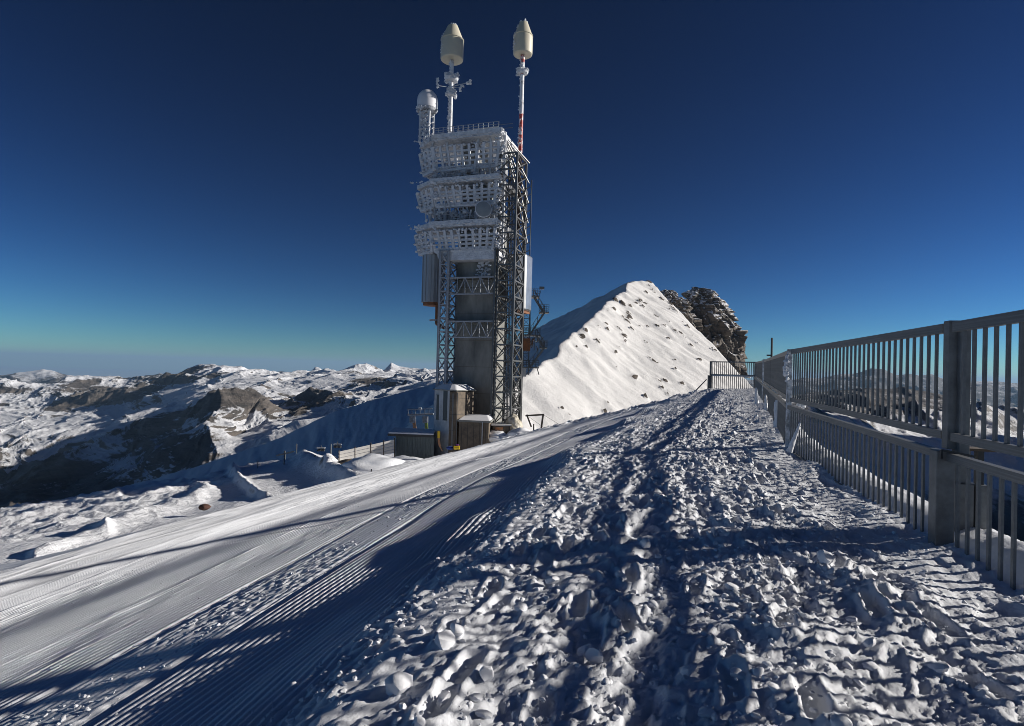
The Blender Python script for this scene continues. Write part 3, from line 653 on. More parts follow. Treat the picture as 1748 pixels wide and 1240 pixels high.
post(fn, fx(5.36) - .07, 5.36, .15, -1.72, -.63, M['galv'], RZ1)
post(fn, 4.10, 5.32, .085, -.66, .49, M['galv'], RZ1)
post(fn, fx(-1.5), -1.5, .11, -1.8, .56, M['galv'], RZ1)
q = MB()                                        # strap round the post joint
q.bar((fx(5.4) - .17, 5.24, -.615), (fx(5.4) + .12, 5.24, -.665), .02, .02); q.bar((fx(5.4) - .175, 5.24, -.61), (fx(5.4) - .175, 5.24, -.69), .015, .015); q.build('strap', M['dark'], fn)
fr = empty('metal_fence'); tag(fr, 'grey bar fence behind the frosted post, running on up the ridge', 'fence')
fence_run(fr, (fx(11.6), 11.6), (fx(18.9), 18.9), M['galv']); fence_run(fr, (fx(19.1), 19.1), (fx(23.9), 23.9), M['galv'])
fence_run(fr, (fx(24.1), 24.1), (fx(36.9), 36.9), M['galv'], lower_as_stuff=True)
post(fr, fx(19), 19, .07, -1.3, zrel(19, LT), M['galv'], -math.atan(.389))
post(fr, fx(24), 24, .13, -1.2, TOPZ(24) + .03, M['galv_frost'], -math.atan(.389))
pA = post(fr, fx(11.5) - .02, 11.5, .09, -1.60, .55, M['galv_frost'], RZ1); pA['label'] = 'frosted corner post'
post(fr, fx(11.5) + .05, 11.46, .14, -1.62, -.60, M['galv_frost'], RZ1)
rime = []; rsz = []
for i in range(46):
    z = random.uniform(-.1, .5); rime.append((fx(11.5) - .075, 11.5 + random.uniform(-.05, .05), z)); rsz.append(random.uniform(.015, .035))
for i in range(16): rime.append((fx(11.5) + .10 + random.uniform(0, .12), 11.42 - random.uniform(0, .1), -.52 + random.uniform(-.02, .03))); rsz.append(random.uniform(.03, .06))
for i in range(26): rime.append((fx(11.5) - .11, 11.48, random.uniform(.02, .33))); rsz.append(random.uniform(.025, .05))
o = scatter('rime_crust', rime, rsz, M['clod'], None, 1.2); o.parent = fr
fe = empty('metal_fence'); tag(fe, 'short bar fence across the far end of the path under the rocky crag', 'fence')
E = (fx(37), 37.0); Fp = (P(1213, 640, 38.6).x, 38.6)
def endrun():
    (xa, ya), (xb, yb) = E, Fp; n = 22; top, ub, lt, lb = .89, .06, -.0, -.86
    for z, wd in ((top, .07), (ub, .05), (lt, .09)):
        beam('rail', (xa, ya, z), (xb, yb, z), .05, wd, M['galv_frost'] if z == lt else M['steel'], fe)
    for i in range(1, n):
        t = i / n; x = xa + (xb - xa) * t; y = ya + (yb - ya) * t
        beam('bar', (x, y, ub + .025), (x, y, top - .036), .028, .04, M['steel'], fe)
        beam('bar', (x, y, lb), (x, y, lt - .046), .028, .04, M['steel'], fe)
    post(fe, xa, ya, .12, -.95, top + .03, M['steel']); post(fe, xb, yb, .11, -.0, top + .03, M['steel']); post(fe, xb - .05, yb, .22, -1.5, -.003, M['steel'])
endrun()

# snow-crusted stakes leaning by the fence
def stake(p0, p1, w0, w1, label, group=None):
    n = 26; V = []; a = Vector(p0); b = Vector(p1); t = (b - a).normalized(); x = t.cross(Vector((0, 1, 0.1))).normalized(); y = x.cross(t)
    an = np.linspace(0, 2 * np.pi, 12, endpoint=False)
    for i in range(n):
        s = i / (n - 1); c = a.lerp(b, s); wd = w0 + (w1 - w0) * s
        for q in an:
            rr = wd * (1 + .5 * float(gn(np.array([s * 6 + q]), np.array([q * 1.3 + w0 * 90]), 300)[0])) * (1 if s < .93 else .6)
            V.append(c + (x * math.cos(q) + y * math.sin(q)) * rr)
    V = np.array([v[:] for v in V]); i = np.arange(n * 12).reshape(n, 12); j = np.roll(i, -1, 1)
    o = mesh_np('snow_covered_stake', V, np.stack([i[:-1], j[:-1], j[1:], i[1:]], -1).reshape(-1, 4), M['clod']); tag(o, label, 'stake', group); return o
a = P(1346, 775, 10.6); stake(P(1347, 772, 10.4), P(1366, 722, 10.4), .05, .018, 'slanting stake caked in snow at the foot of the frosted fence post')
stake(P(1328, 735, 14.6), P(1326, 683, 14.6), .10, .055, 'thick upright snow-caked stake left of the frosted fence post')
stake(P(1308, 700, 19.5), P(1307, 674, 19.5), .06, .03, 'thin upright snow-caked stake further up the fence')
stake(P(1292, 690, 23), P(1291, 662, 23), .07, .04, 'farthest snow-caked stake, near the end of the fence')

# steel column standing behind the near fence
sc_ = empty('steel_column', (4.31, 5.50, -1.9), R(-13)); tag(sc_, 'boxy steel column standing just behind the near fence post', 'column')
MB().box(-.13, .02, -.05, .10, 0, .95).build('lower_casing', M['galv'], sc_, bevel=.006)
MB().box(.035, .15, -.05, .10, 0, .945).build('lower_casing', M['galv'], sc_, bevel=.006)
MB().box(-.11, 0, -.02, .08, .952, 1.26).build('upper_casing', M['galv'], sc_)
MB().box(.06, .11, -.02, .05, .948, 1.26).build('inner_rail', M['dark'], sc_)
MB().box(-.16, .18, -.08, .12, 1.262, 1.285).build('top_plate', M['wood'], sc_)

# masts standing right of the path whose long shadows cross the piste
def mast(x, y, ztop, r, label):
    e = empty('steel_mast', (x, y, -9)); tag(e, label, 'mast', 'masts right of the path')
    MB().tube((0, 0, 0), (0, 0, ztop + 9), r * 1.15, r, 14).build('pole', M['galv'], e, True)
    MB().box(-.5, .5, -.12, .12, ztop + 9.003, ztop + 9.2).build('cross_arm', M['galv'], e)
mast(14.0, 12.9, 6.8, .17, 'farther steel mast right of the fence, its shadow crossing the middle of the piste')
mast(10.5, 6.5, 6.0, .21, 'nearer steel mast right of the fence, its shadow crossing the lower piste')

# distant thin pole seen over the fence
pl = P(1317, 612, 40); e = empty('marker_pole', (pl.x, pl.y, -3)); tag(e, 'dark pole rising above the fence with a small plate', 'pole')
MB().tube((0, 0, 0), (0, 0, P(1317, 577, 40).z + 3), .07, .07, 8).build('pole', M['dark'], e)
MB().box(-.32, .05, -.04, .04, pl.z + 3 + .15, pl.z + 3 + .25).build('plate', M['dark'], e)
# barrier arm on the crest
e = empty('barrier_arm', P(1178, 675, 40)); tag(e, 'slanting barrier pole on the crest left of the far fence', 'barrier')
MB().tube((0, 0, -.1), Vector(P(1206, 648, 40)) - Vector(P(1178, 675, 40)), .045, .035, 8).build('arm', M['steel'], e)
MB().tube((0, 0, -.9), (0, 0, .1), .06, .06, 8).build('stand', M['steel'], e)

# ------------------------------------------------------------------ communications tower
TB = P(742, 772, 90); TZ = TB.z                 # front left foot
tw = empty('communications_tower', (TB.x, TB.y, TZ), R(-18))
tag(tw, 'tall rime-covered communications tower with lattice columns round a concrete shaft', 'tower')
c18, s18 = math.cos(R(18)), math.sin(R(18))
def zt(py, D=90, px=790): return P(px, py, D).z - TZ     # pixel row to height above the tower foot
def lattice(parent, x0, x1, y0, y1, z0, z1, bays, chord, br, mc, mb, faces='flrb', name='lattice_column'):
    e = empty(name, (0, 0, 0), 0, parent)
    for (x, y) in ((x0, y0), (x1, y0), (x1, y1), (x0, y1)):
        beam('chord', (x, y, z0), (x, y, z1), chord, chord, mc, e)
    F4 = {'f': ((x0, y0), (x1, y0)), 'r': ((x1, y0), (x1, y1)), 'b': ((x1, y1), (x0, y1)), 'l': ((x0, y1), (x0, y0))}
    for k in faces:
        (xa, ya), (xb, yb) = F4[k]
        for i in range(bays):
            za = z0 + (z1 - z0) * i / bays; zb = z0 + (z1 - z0) * (i + 1) / bays
            if k in 'fr' or i % 2: beam('brace', (xa, ya, za), (xb, yb, zb), br, br * .6, mb, e)
            if k in 'fr' or not i % 2: beam('brace', (xb, yb, za), (xa, ya, zb), br * .97, br * .55, mb, e)
            beam('strut', (xa, ya, zb), (xb, yb, zb), br * 1.15, br * 1.1, mb, e)
    return e
Z430, Z228 = zt(430), zt(228)
MB().prism([(1.9, 2.2), (8.1, 2.2), (8.1, 8.2), (1.9, 8.2)], 3, zt(350)).build('concrete_shaft', M['concrete'], tw, bevel=.15)
for i in range(7):                              # formwork joints
    z = 5 + i * 4.1; MB().box(1.88, 8.12, 2.18, 8.22, z, z + .05).build('formwork_joint', M['concrete_brown'], tw)
lattice(tw, 0.1, 1.45, 0, 3.4, 0, Z430, 15, .34, .19, M['frost_steel'], M['frost_steel'])
lattice(tw, 9.35, 12.0, .2, 4.9, 0, zt(262, 87, 870), 19, .28, .19, M['steel'], M['steel'])
beam('chord', (9.1, -.1, 0), (9.1, -.1, Z430), .28, .28, M['steel'], tw)
# rear columns
lattice(tw, 9.0, 10.4, 9.4, 10.8, 0, zt(300), 12, .2, .12, M['steel'], M['steel'], 'fr')
lattice(tw, .3, 1.6, 7.8, 9.2, 0, Z430, 10, .2, .12, M['frost_steel'], M['frost_steel'], 'fr')
# cross trusses between the columns
for pt_, pb_ in ((474, 502), (549, 576)):
    e = empty('cross_truss', (0, 0, 0), 0, tw); za, zb = zt(pb_, 89), zt(pt_, 89)
    beam('chord', (1.5, .3, za), (9.3, .3, za), .22, .22, M['frost_steel'], e); beam('chord', (1.5, .3, zb), (9.3, .3, zb), .26, .26, M['frost_steel'], e)
    beam('chord', (1.5, 2.0, zb), (9.3, 2.0, zb), .16, .16, M['frost_steel'], e)
    MB().box(1.6, 9.2, .45, 2.1, zb - .09, zb - .02).build('walkway', M['steel'], e)
    for i in range(6):
        xa = 1.6 + 7.6 * i / 6; xb = 1.6 + 7.6 * (i + 1) / 6
        beam('brace', (xa if i % 2 else xb, .3, za), (xb if i % 2 else xa, .3, zb), .15, .12, M['frost_steel'], e)
        beam('brace', (xb, .3, za), (xb, .3, zb), .11, .1, M['frost_steel'], e)
# platforms with rimed antenna grids
def rimey(parent, pts, sizes, name='rime_ice', mat=None):
    o = scatter(name, pts, sizes, mat or M['frost'], None, .9); o.parent = parent; return o
def face_grid(e, a, b, zt_, zb_, inset, nup, nsl, mat):
    """upright ribs and slats on a face that leans inward at its foot; a, b plan ends of its top edge"""
    ax, ay = a; bx, by = b; Ln = math.hypot(bx - ax, by - ay); tx, ty = (bx - ax) / Ln, (by - ay) / Ln; nx, ny = -ty, tx    # inward for a counter-clockwise plan
    sh = inset * .5
    def q(t, z):
        k = (zt_ - z) / (zt_ - zb_); s = (sh / Ln) * k
        tt = s + t * (1 - 2 * s); return (ax + (bx - ax) * tt + nx * inset * k, ay + (by - ay) * tt + ny * inset * k, z)
    for i in range(nup + 1):
        beam('antenna_rib', q(i / nup, zb_), q(i / nup, zt_), .34 + .1 * random.random(), .3, mat, e)
    for j in range(nsl):
        z = zb_ + (zt_ - zb_) * (.12 + .62 * j / max(1, nsl - 1)); jj = random.uniform(-.04, .04)
        beam('antenna_slat', q(0, z + jj), q(1, z + jj), .16 + .1 * random.random(), .22 + .12 * random.random(), mat, e)
    beam('antenna_slat', q(0, zb_), q(1, zb_), .5, .42, mat, e)
    P_, S_ = [], []
    for i in range(int(Ln * 16)):
        t = random.random(); z = random.choice([zb_, zb_, zt_, random.uniform(zb_, zt_)]) + random.uniform(-.15, .15); P_.append(q(t, z)); S_.append(random.uniform(.09, .26))
    return P_, S_
def deck(pyt, pyb, sk_t, sk_b, x1, wing, name_rail=True):
    e = empty('antenna_platform', (0, 0, 0), 0, tw); z1, z0 = zt(pyt, 89), zt(pyb, 89)
    poly = [(-1.6, -.6), (x1, -.6), (x1, 8.8), (-2.5, 9.6), (-wing, 6.6), (-wing, 1.6)]
    MB().prism(poly, z0, z1).build('deck', M['frost'], e)
    MB().box(-1.75, x1 + .1, -.78, -.62, z0 + .25, z1 + .10).build('edge_beam', M['frost'], e)
    A, B = zt(sk_t, 89), zt(sk_b, 89)
    PP, SS = [], []
    for a, b, nu, ins in (((-1.5, -.5), (x1 - .4, -.5), 9, .9), ((-wing, 1.6), (-1.6, -.5), 3, .7), ((-wing, 6.4), (-wing, 1.7), 3, 1.2), ((x1 - .3, -.4), (x1 - .3, 4), 3, .5)):
        p_, s_ = face_grid(e, a, b, A, B, ins, nu, 4, M['frost']); PP += p_; SS += s_
    # sloping hangers under the deck
    for i in range(9):
        t = i / 8; x = -.2 + (x1 - .3) * t
        beam('hanger', (x, -.5, A), (x + .3, 2.0, z0), .2, .2, M['frost'], e)
        beam('hanger', (x, -.1, B + .2), (x - .3, 2.2, B - .5), .18, .18, M['frost'], e)
    # railing
    for i in range(14):
        x = -1.5 + (x1 + 1) * i / 13
        beam('rail_post', (x, -.5, z1), (x, -.5, z1 + 1.1), .07, .07, M['frost_steel'], e)
    for h in (.38, .72, 1.1): beam('handrail', (-1.5, -.5, z1 + h), (x1 - .5, -.5, z1 + h), .055, .055, M['frost_steel'], e)
    for i in range(60):
        PP.append((random.uniform(-wing, x1), -.7 + random.uniform(-.1, .15), z0 + random.uniform(-.1, .5))); SS.append(random.uniform(.08, .22))
    for i in range(40):
        t = random.random(); PP.append((-wing + (wing - .5) * t + random.uniform(-.2, .1), 1.6 - 2.2 * t, random.uniform(B, z1))); SS.append(random.uniform(.15, .42))
    for i in range(26):
        PP.append((x1 + random.uniform(-.1, .35), random.uniform(-.6, 1.2), random.uniform(B, z1 + .3))); SS.append(random.uniform(.12, .34))
    rimey(e, PP, SS)
    return e, z1
d1, zr1 = deck(229, 238, 249, 287, 9.7, 4.8)
d2, zr2 = deck(305, 312, 319, 350, 9.5, 5.1)
d3, zr3 = deck(379, 388, 394, 428, 9.4, 5.2)
MB().prism([(-.2, .2), (9.3, .2), (8.8, 7.6), (2.4, 7.6)], zt(444, 89), zt(425, 89), [(-1.0, .2), (9.4, .2), (9.4, 8), (-4.2, 7)]).build('funnel', M['frost'], tw)
# equipment rooms between decks
MB().box(3.0, 6.8, 1.2, 6.5, zt(378, 89), zt(318, 89)).build('equipment_room', M['concrete'], tw)
MB().box(2.2, 5.0, 2.0, 6.5, zt(304, 89), zt(240, 89)).build('equipment_room', M['concrete'], tw)
for x in (.4, 5.6, 7.6, 9.9): beam('riser', (x, .6, zt(430)), (x, .6, zt(235)), .3, .3, M['frost'], tw)
for x, yy_ in ((7, 3), (8.4, 4.4), (6.2, 5)): beam('riser', (x, yy_, zt(378)), (x, yy_, zt(235)), .16, .16, M['rust'] if x > 8 else M['frost_steel'], tw)
for zc in (zt(296), zt(370)):
    PP = [(random.uniform(-2.6, 9.5), random.uniform(0, 3), zc + random.uniform(-.6, .8)) for i in range(150)]; SS = [random.uniform(.1, .42) for i in PP]
    rimey(tw, PP, SS)
for i in range(90):
    a_ = (random.uniform(-3.2, 9.3), random.uniform(-.2, 4), random.choice([zt(300), zt(374), zt(374)])); beam('antenna_rod', a_, (a_[0] + random.uniform(-.4, .4), a_[1], a_[2] + random.uniform(1, 2.8)), random.uniform(.08, .3), .1, M['frost'], tw)
for i in range(16):
    x = random.uniform(-2.5, 8.8); z_ = random.choice([zt(302), zt(377)]); hh = random.uniform(.7, 2.2)
    MB().box(x, x + random.uniform(.4, 1.2), 1.0 + random.random(), 2.2 + random.random(), z_, z_ + hh).build('equipment_box', random.choice([M['frost_steel'], M['concrete'], M['silo'], M['frost']]), tw)
for i in range(7):
    x = -1 + i * 1.5; beam('cross_stay', (x, .4, zt(300)), (x + 1.5, .4, zt(284)), .14, .12, M['frost'], tw); beam('cross_stay', (x + 1.5, .5, zt(374)), (x, .5, zt(350)), .14, .12, M['frost'], tw)
# round dish
dsh = empty('dish_antenna', (0, 0, 0), 0, None)
dp = P(825, 358, 86.3); dsh.location = dp; dsh.rotation_euler = (R(90), 0, R(6)); tag(dsh, 'round grey drum antenna on the middle platform of the tower', 'antenna')
MB().lathe([(1.0, -.5), (1.12, -.4), (1.15, .25), (1.08, .3), (1.05, .31)], n=36).build('drum', M['dish'], dsh, True)
MB().lathe([(1.2, .1), (1.24, .12), (1.24, .24), (1.2, .26)], n=36).build('rim', M['frost'], dsh, True)
# clad riser at the left, and silver casing at the right
MB().prism([(-2.3 + 1.75 * math.cos(q), 2.6 + 1.9 * math.sin(q)) for q in np.linspace(0, 2 * math.pi, 12, endpoint=False)], zt(515), zt(428)).build('corrugated_casing', M['silo'], tw)
for i in range(12):
    q = 2 * math.pi * (i + .5) / 12; beam('casing_rib', (-2.3 + 1.76 * math.cos(q), 2.6 + 1.9 * math.sin(q), zt(514)), (-2.3 + 1.76 * math.cos(q), 2.6 + 1.9 * math.sin(q), zt(430)), .08, .08, M['silo'], tw)
MB().prism([(-2.3 + 1.5 * math.cos(q), 2.6 + 1.6 * math.sin(q)) for q in np.linspace(0, 2 * math.pi, 12, endpoint=False)], zt(520), zt(515) - .01).build('casing_floor', M['rust'], tw)
q = MB(); q.tube((-1.3, 2.2, zt(520)), (-1.3, 2.2, zt(552)), .3, .3, 10); q.tube((-1.3, 2.2, zt(552)), (.4, 1.4, zt(560)), .28, .28, 10); q.build('duct', M['rust'], tw, True)
q = MB(); q.box(-1.6, .1, .2, .32, zt(549), zt(546)); q.build('duct_bracket', M['frost_steel'], tw)
cx0 = 9.9
o = MB().prism([(cx0, 5.2), (11.0, 5.2), (12.0, 6.2), (12.3, 9.0), (cx0, 9.0)], zt(527, 92), zt(430, 92)).build('silver_casing', M['cladding'], tw, bevel=.3)
for i in range(1, 5): MB().box(cx0 + .1, 10.9, 5.17, 5.2, zt(527 - i * 19, 92), zt(526.5 - i * 19, 92)).build('casing_seam', M['dark'], tw)
MB().prism([(cx0 + .2, 5.4), (10.9, 5.4), (11.7, 6.4), (12.0, 8.8), (cx0 + .2, 8.8)], zt(531, 92), zt(527.4, 92)).build('casing_floor', M['rust'], tw)
# cables and ladder inside the right column
for i in range(9):
    x = 9.8 + i * .22; beam('cable', (x, 3.0 + .3 * math.sin(i), 0), (x, 3.0 + .3 * math.sin(i), zt(300)), .09, .09, M['dark'], tw)
for i in range(46): beam('rung', (10.1, 1.8, 6 + i * .9), (11.1, 1.8, 6 + i * .9), .07, .07, M['steel'], tw)
PP = [(random.uniform(8.6, 9.6), random.uniform(-.3, .4), random.uniform(zt(430), zt(232))) for i in range(190)]
rimey(tw, PP, [random.uniform(.1, .36) for _ in PP])
PP = [(random.uniform(-.1, 1.6), random.uniform(-.15, 3.4), random.uniform(2, zt(430))) for i in range(150)]
rimey(tw, PP, [random.uniform(.05, .13) for _ in PP])
PP = [(random.uniform(5.2, 7.4), 2.15, random.uniform(zt(475), zt(432))) for i in range(70)]
rimey(tw, PP, [random.uniform(.1, .4) for _ in PP])
beam('outer_pole', (13.2, 4.0, zt(430, 88)), (13.2, 4.0, zt(298, 88)), .12, .12, M['steel'], tw)
for i in range(9): beam('bracket', (12.0, 4.4, zt(425 - 14 * i, 88)), (13.2, 4.0, zt(420 - 14 * i, 88)), .09, .09, M['steel'], tw)
for i in range(5): beam('stay', (10.6, 0, zt(238, 87) - i * .5), (12.6, 4.6, zt(262, 87) - i * 3.1), .16, .1, M['steel'], tw)
# roof gear
e = empty('roof_railing', (0, 0, 0), 0, tw); zr = zt(227, 88)
for i in range(4): beam('rail_post', (4.6 + i * 1.3, 1.0, zr), (4.6 + i * 1.3, 1.0, zr + 1.25), .24, .16, M['frost'], e)
for h in (.5, .85, 1.2): beam('handrail', (4.5, 1.0, zr + h), (8.6, 1.0, zr + h), .09, .12, M['frost'], e)
for h in (.3, .6, .9): beam('handrail', (2.2, 1.0, zr + h), (4.0, 1.0, zr + h), .3, .3, M['frost'], e)
for h in (.5, 1.1): beam('handrail', (8.6, .2, zr + h), (11.2, .2, zr + h), .05, .05, M['steel'], e)

def w2(px, py, D): return P(px, py, D)
# drum radome masts
def radome_mast(px, D, py0, pyd0, pyd1, rpx, label, red, tilt=0):
    b = P(px, py0, D); e = empty('antenna_mast', b); tag(e, label, 'mast')
    H = lambda py: P(px, py, D).z - b.z
    r = rpx * D / FPX; zb, ztp = H(pyd0), H(pyd1)
    rp = .33
    if red:
        segs = [(0, H(195), M['red']), (H(195), H(128), M['mastwhite']), (H(128), H(118), M['red']), (H(118), H(108), M['mastwhite']), (H(108), zb - .02, M['red'])]
    else: segs = [(0, H(165), M['mastwhite']), (H(165), zb - .02, M['mastwhite'])]
    for a_, b_, m_ in segs: MB().tube((0, 0, a_ + .002), (0, 0, b_ - .002), rp, rp * .96, 14).build('pole', m_, e, True)
    h = ztp - zb
    MB().lathe([(r * .3, zb + h * .01), (r * .86, zb), (r * .97, zb + h * .025), (r, zb + h * .06), (r, zb + h * .52), (r * .97, zb + h * .60), (r * .74, zb + h * .78), (r * .54, zb + h * .94), (r * .46, zb + h)], n=40).build('radome', M['radome'], e, True)
    MB().lathe([(r * 1.005, zb + h * .575), (r * 1.03, zb + h * .58), (r * 1.02, zb + h * .60), (r * .99, zb + h * .605)], n=40).build('radome_flange', M['radome'], e, True)
    PP = []; SS = []
    for i in range(26): a_ = random.uniform(0, 6.3); PP.append((r * .35 * math.cos(a_), r * .35 * math.sin(a_), ztp + random.uniform(-.3, .22))); SS.append(random.uniform(.1, .26))
    for i in range(46): a_ = random.uniform(2.4, 3.9); z_ = random.uniform(.1, .9); rr = r * (1 if z_ < .6 else 1 - (z_ - .6) * 1.3); PP.append((rr * math.cos(a_), rr * math.sin(a_), zb + h * z_)); SS.append(random.uniform(.05, .17))
    for i in range(60): a_ = random.uniform(1.8, 4.6); PP.append((.36 * math.cos(a_), .36 * math.sin(a_), random.uniform(0, zb))); SS.append(random.uniform(.07, .2))
    rimey(e, PP, SS)
    return e, H
e, H = radome_mast(768, 91, 226, 104, 46, 19.5, 'frosted mast with a cream drum radome on the middle of the tower roof', False)
for zz, rr in ((H(134), 1.15), (H(158), .8)):
    MB().lathe([(.34, zz - .5), (rr * .8, zz - .42), (rr, zz), (rr * .8, zz + .42), (.34, zz + .5)], n=18).build('ring_antenna', M['frost'], e)
    rimey(e, [(rr * random.uniform(.6, 1) * math.cos(a), rr * random.uniform(.6, 1) * math.sin(a), zz + random.uniform(-.6, .6)) for a in np.linspace(0, 6.2, 40)], [random.uniform(.12, .34) for _ in range(40)])
for (px1, py1, s) in ((788, 151, .45), (800, 141, .32)):
    q_ = P(px1, py1, 90) - P(768, 226, 91); beam('side_arm', (0, 0, H(148)), q_, .1, .1, M['frost_steel'], e)
    rimey(e, [q_ + Vector((random.uniform(-.3, .3), random.uniform(-.3, .3), random.uniform(-s, s))) for i in range(12)], [random.uniform(.1, .3) for i in range(12)])
q_ = P(747, 143, 90) - P(768, 226, 91); beam('side_arm', (0, 0, H(150)), (q_.x, q_.y, q_.z - .3), .07, .07, M['frost_steel'], e)
rimey(e, [q_ + Vector((random.uniform(-.2, .2), random.uniform(-.2, .2), random.uniform(-.8, .8))) for i in range(22)], [random.uniform(.1, .24) for i in range(22)])
e, H = radome_mast(888, 91, 262, 95, 40, 16.5, 'red and white mast with a cream drum radome at the right of the tower', True)
beam('lower_pole', (0, 0, -12), (0, 0, 0), .5, .5, M['rust'], e)
zz = H(123); MB().lathe([(.34, zz - .4), (.8, zz - .35), (.98, zz), (.8, zz + .35), (.34, zz + .4)], n=18).build('ring_antenna', M['frost'], e)
rimey(e, [(random.uniform(.5, 1) * math.cos(a), random.uniform(.5, 1) * math.sin(a), zz + random.uniform(-.5, .5)) for a in np.linspace(0, 6.2, 30)], [random.uniform(.12, .3) for _ in range(30)])
# dome on its lattice stub
b = P(728, 236, 90); e = empty('dome_mast', b, R(-18)); tag(e, 'white domed radome on a rimed lattice stub at the tower roof left corner', 'mast')
Hh = lambda py: P(729, py, 90).z - b.z
for x, y in ((-.75, -.75), (.75, -.75), (.75, .75), (-.75, .75)): beam('chord', (x, y, -1), (x, y, Hh(187)), .28, .28, M['frost'], e)
for i in range(5):
    za, zb = Hh(236) + i * .9, Hh(236) + (i + 1) * .9
    beam('brace', (-.75, -.75, za), (.75, -.75, zb), .2, .16, M['frost'], e); beam('brace', (.75, -.75, za), (-.75, -.75, zb), .19, .15, M['frost'], e)
    beam('brace', (.75, -.75, za), (.75, .75, zb), .2, .16, M['frost'], e)
rimey(e, [(random.uniform(-.9, .9), -.75 + random.uniform(-.2, .2), random.uniform(-1, Hh(190))) for i in range(120)], [random.uniform(.08, .26) for _ in range(120)])
zb = Hh(187); rr = 1.58
MB().lathe([(rr * .6, zb - .02), (rr * .97, zb), (rr, zb + .3), (rr, zb + 1.2), (rr * .96, zb + 1.75), (rr * .85, zb + 2.2), (rr * .63, zb + 2.62), (rr * .35, zb + 2.86), (rr * .08, zb + 2.95)], n=40).build('dome', M['radome_white'], e, True)
MB().lathe([(rr * .5, zb - .5), (rr * .9, zb - .45), (rr * 1.04, zb - .1), (rr * 1.04, zb - .03), (rr * .6, zb - .025)], n=32).build('dome_base', M['frost_steel'], e, True)
rimey(e, [(rr * math.cos(a), rr * math.sin(a), zb + random.uniform(-.5, .2)) for a in np.linspace(2, 5, 26)], [random.uniform(.1, .28) for _ in range(26)])

# stair tower at the right
D = 97
st = empty('stair_tower', P(905, 770, D)); tag(st, 'open steel stairs zigzagging down the right side of the tower', 'stairs')
O = Vector(st.location)
def lp(px, py, dd=0): return P(px, py, D + dd) - O
def flight(a, b, wd=1.0, rails=True):
    e = empty('stair_flight', (0, 0, 0), 0, st); n = 9
    for off in (0, wd):
        a_ = Vector(a) + Vector((0, off, 0)); b_ = Vector(b) + Vector((0, off, 0)); beam('stringer', a_, b_, .12, .3, M['steel'], e)
        beam('handrail', a_ + Vector((0, 0, 1.1)), b_ + Vector((0, 0, 1.1)), .06, .06, M['steel'], e)
        for i in range(0, n, 2):
            q = a_.lerp(b_, i / (n - 1)); beam('rail_post', q, q + Vector((0, 0, 1.1)), .05, .05, M['steel'], e)
    for i in range(n):
        q = Vector(a).lerp(Vector(b), i / (n - 1)); MB().box(q.x - .16, q.x + .16, q.y, q.y + wd, q.z, q.z + .05).build('tread', M['steel'], e)
def landing(x0, x1, py, dd=2.2, n=5):
    e = empty('landing', (0, 0, 0), 0, st); a = lp(x0, py); b_ = lp(x1, py)
    MB().box(a.x, b_.x, a.y - .2, a.y + dd, a.z - .2, a.z).build('floor', M['steel'], e)
    for i in range(n + 1):
        x = a.x + (b_.x - a.x) * i / n
        for y in (a.y - .2, a.y + dd): beam('rail_post', (x, y, a.z), (x, y, a.z + 1.15), .05, .05, M['steel'], e)
    for y in (a.y - .2, a.y + dd):
        for h in (.4, .78, 1.15): beam('handrail', (a.x, y, a.z + h), (b_.x, y, a.z + h), .05, .05, M['steel'], e)
landing(900, 921, 505, n=6); landing(921, 937, 532, n=4); landing(890, 922, 571, n=8); landing(922, 934, 593, n=3); landing(872, 920, 626, n=9)
flight(lp(911, 505), lp(928, 533)); flight(lp(930, 533), lp(905, 571)); flight(lp(915, 572), lp(928, 593), 1.0); flight(lp(930, 593), lp(904, 628)); 
lattice(st, lp(891, 600).x, lp(903, 600).x, 0, 1.6, lp(891, 640).z, lp(891, 496).z, 12, .14, .09, M['steel'], M['steel'], 'fr')
for (a_, b_) in (((905, 572), (905, 500)), ((893, 628), (893, 540)), ((912, 598), (912, 575)), ((920, 640), (916, 626))): beam('post', lp(*a_), lp(*b_), .14, .14, M['steel'], st)
MB().box(lp(893, 600).x, lp(905, 600).x, -.2, 1.8, lp(900, 599).z, lp(900, 578).z).build('machine_housing', M['rust'], st)
for k in range(16):
    a_ = lp(random.uniform(900, 921), random.uniform(574, 592)); beam('strut', a_, a_ + Vector((random.uniform(-1.2, 1.2), random.uniform(0, 1), random.uniform(-1.2, 1.2))), .14, .1, random.choice([M['steel'], M['steel'], M['rust']]), st)
q = lp(926, 492); MB().box(q.x - .5, q.x + .3, q.y - .3, q.y + .3, q.z - .2, q.z + .2).build('floodlight', M['steel'], st); beam('post', lp(921, 505), lp(924, 493), .08, .08, M['steel'], st)
q = lp(889, 640); MB().box(q.x, q.x + .9, q.y - .2, q.y + .4, q.z - .3, q.z + 1.1).build('sign_panel', M['white_wall'], st)
beam('brace', lp(898, 640), lp(908, 627), .12, .12, M['steel'], st)
for y in (0, 1.6): beam('post', (lp(889, 640).x, y, -1.0), (lp(889, 640).x, y, lp(889, 600).z), .18, .18, M['steel'], st)
for i in range(9):
    za = lp(889, 745).z + i * (lp(889, 640).z - lp(889, 745).z) / 9; dz = (lp(889, 640).z - lp(889, 745).z) / 9; x0 = lp(874, 700).x; x1 = lp(889, 700).x
    beam('brace', (x0, 0, za), (x1, 0, za + dz), .13, .1, M['steel'], st); beam('brace', (x1, 0, za), (x0, 0, za + dz), .125, .09, M['steel'], st); beam('strut', (x0, 0, za + dz), (x1, 0, za + dz), .13, .12, M['steel'], st)
for x in (874, 889): beam('chord', (lp(x, 700).x, 0, lp(x, 750).z), (lp(x, 700).x, 0, lp(x, 630).z), .22, .22, M['steel'], st)

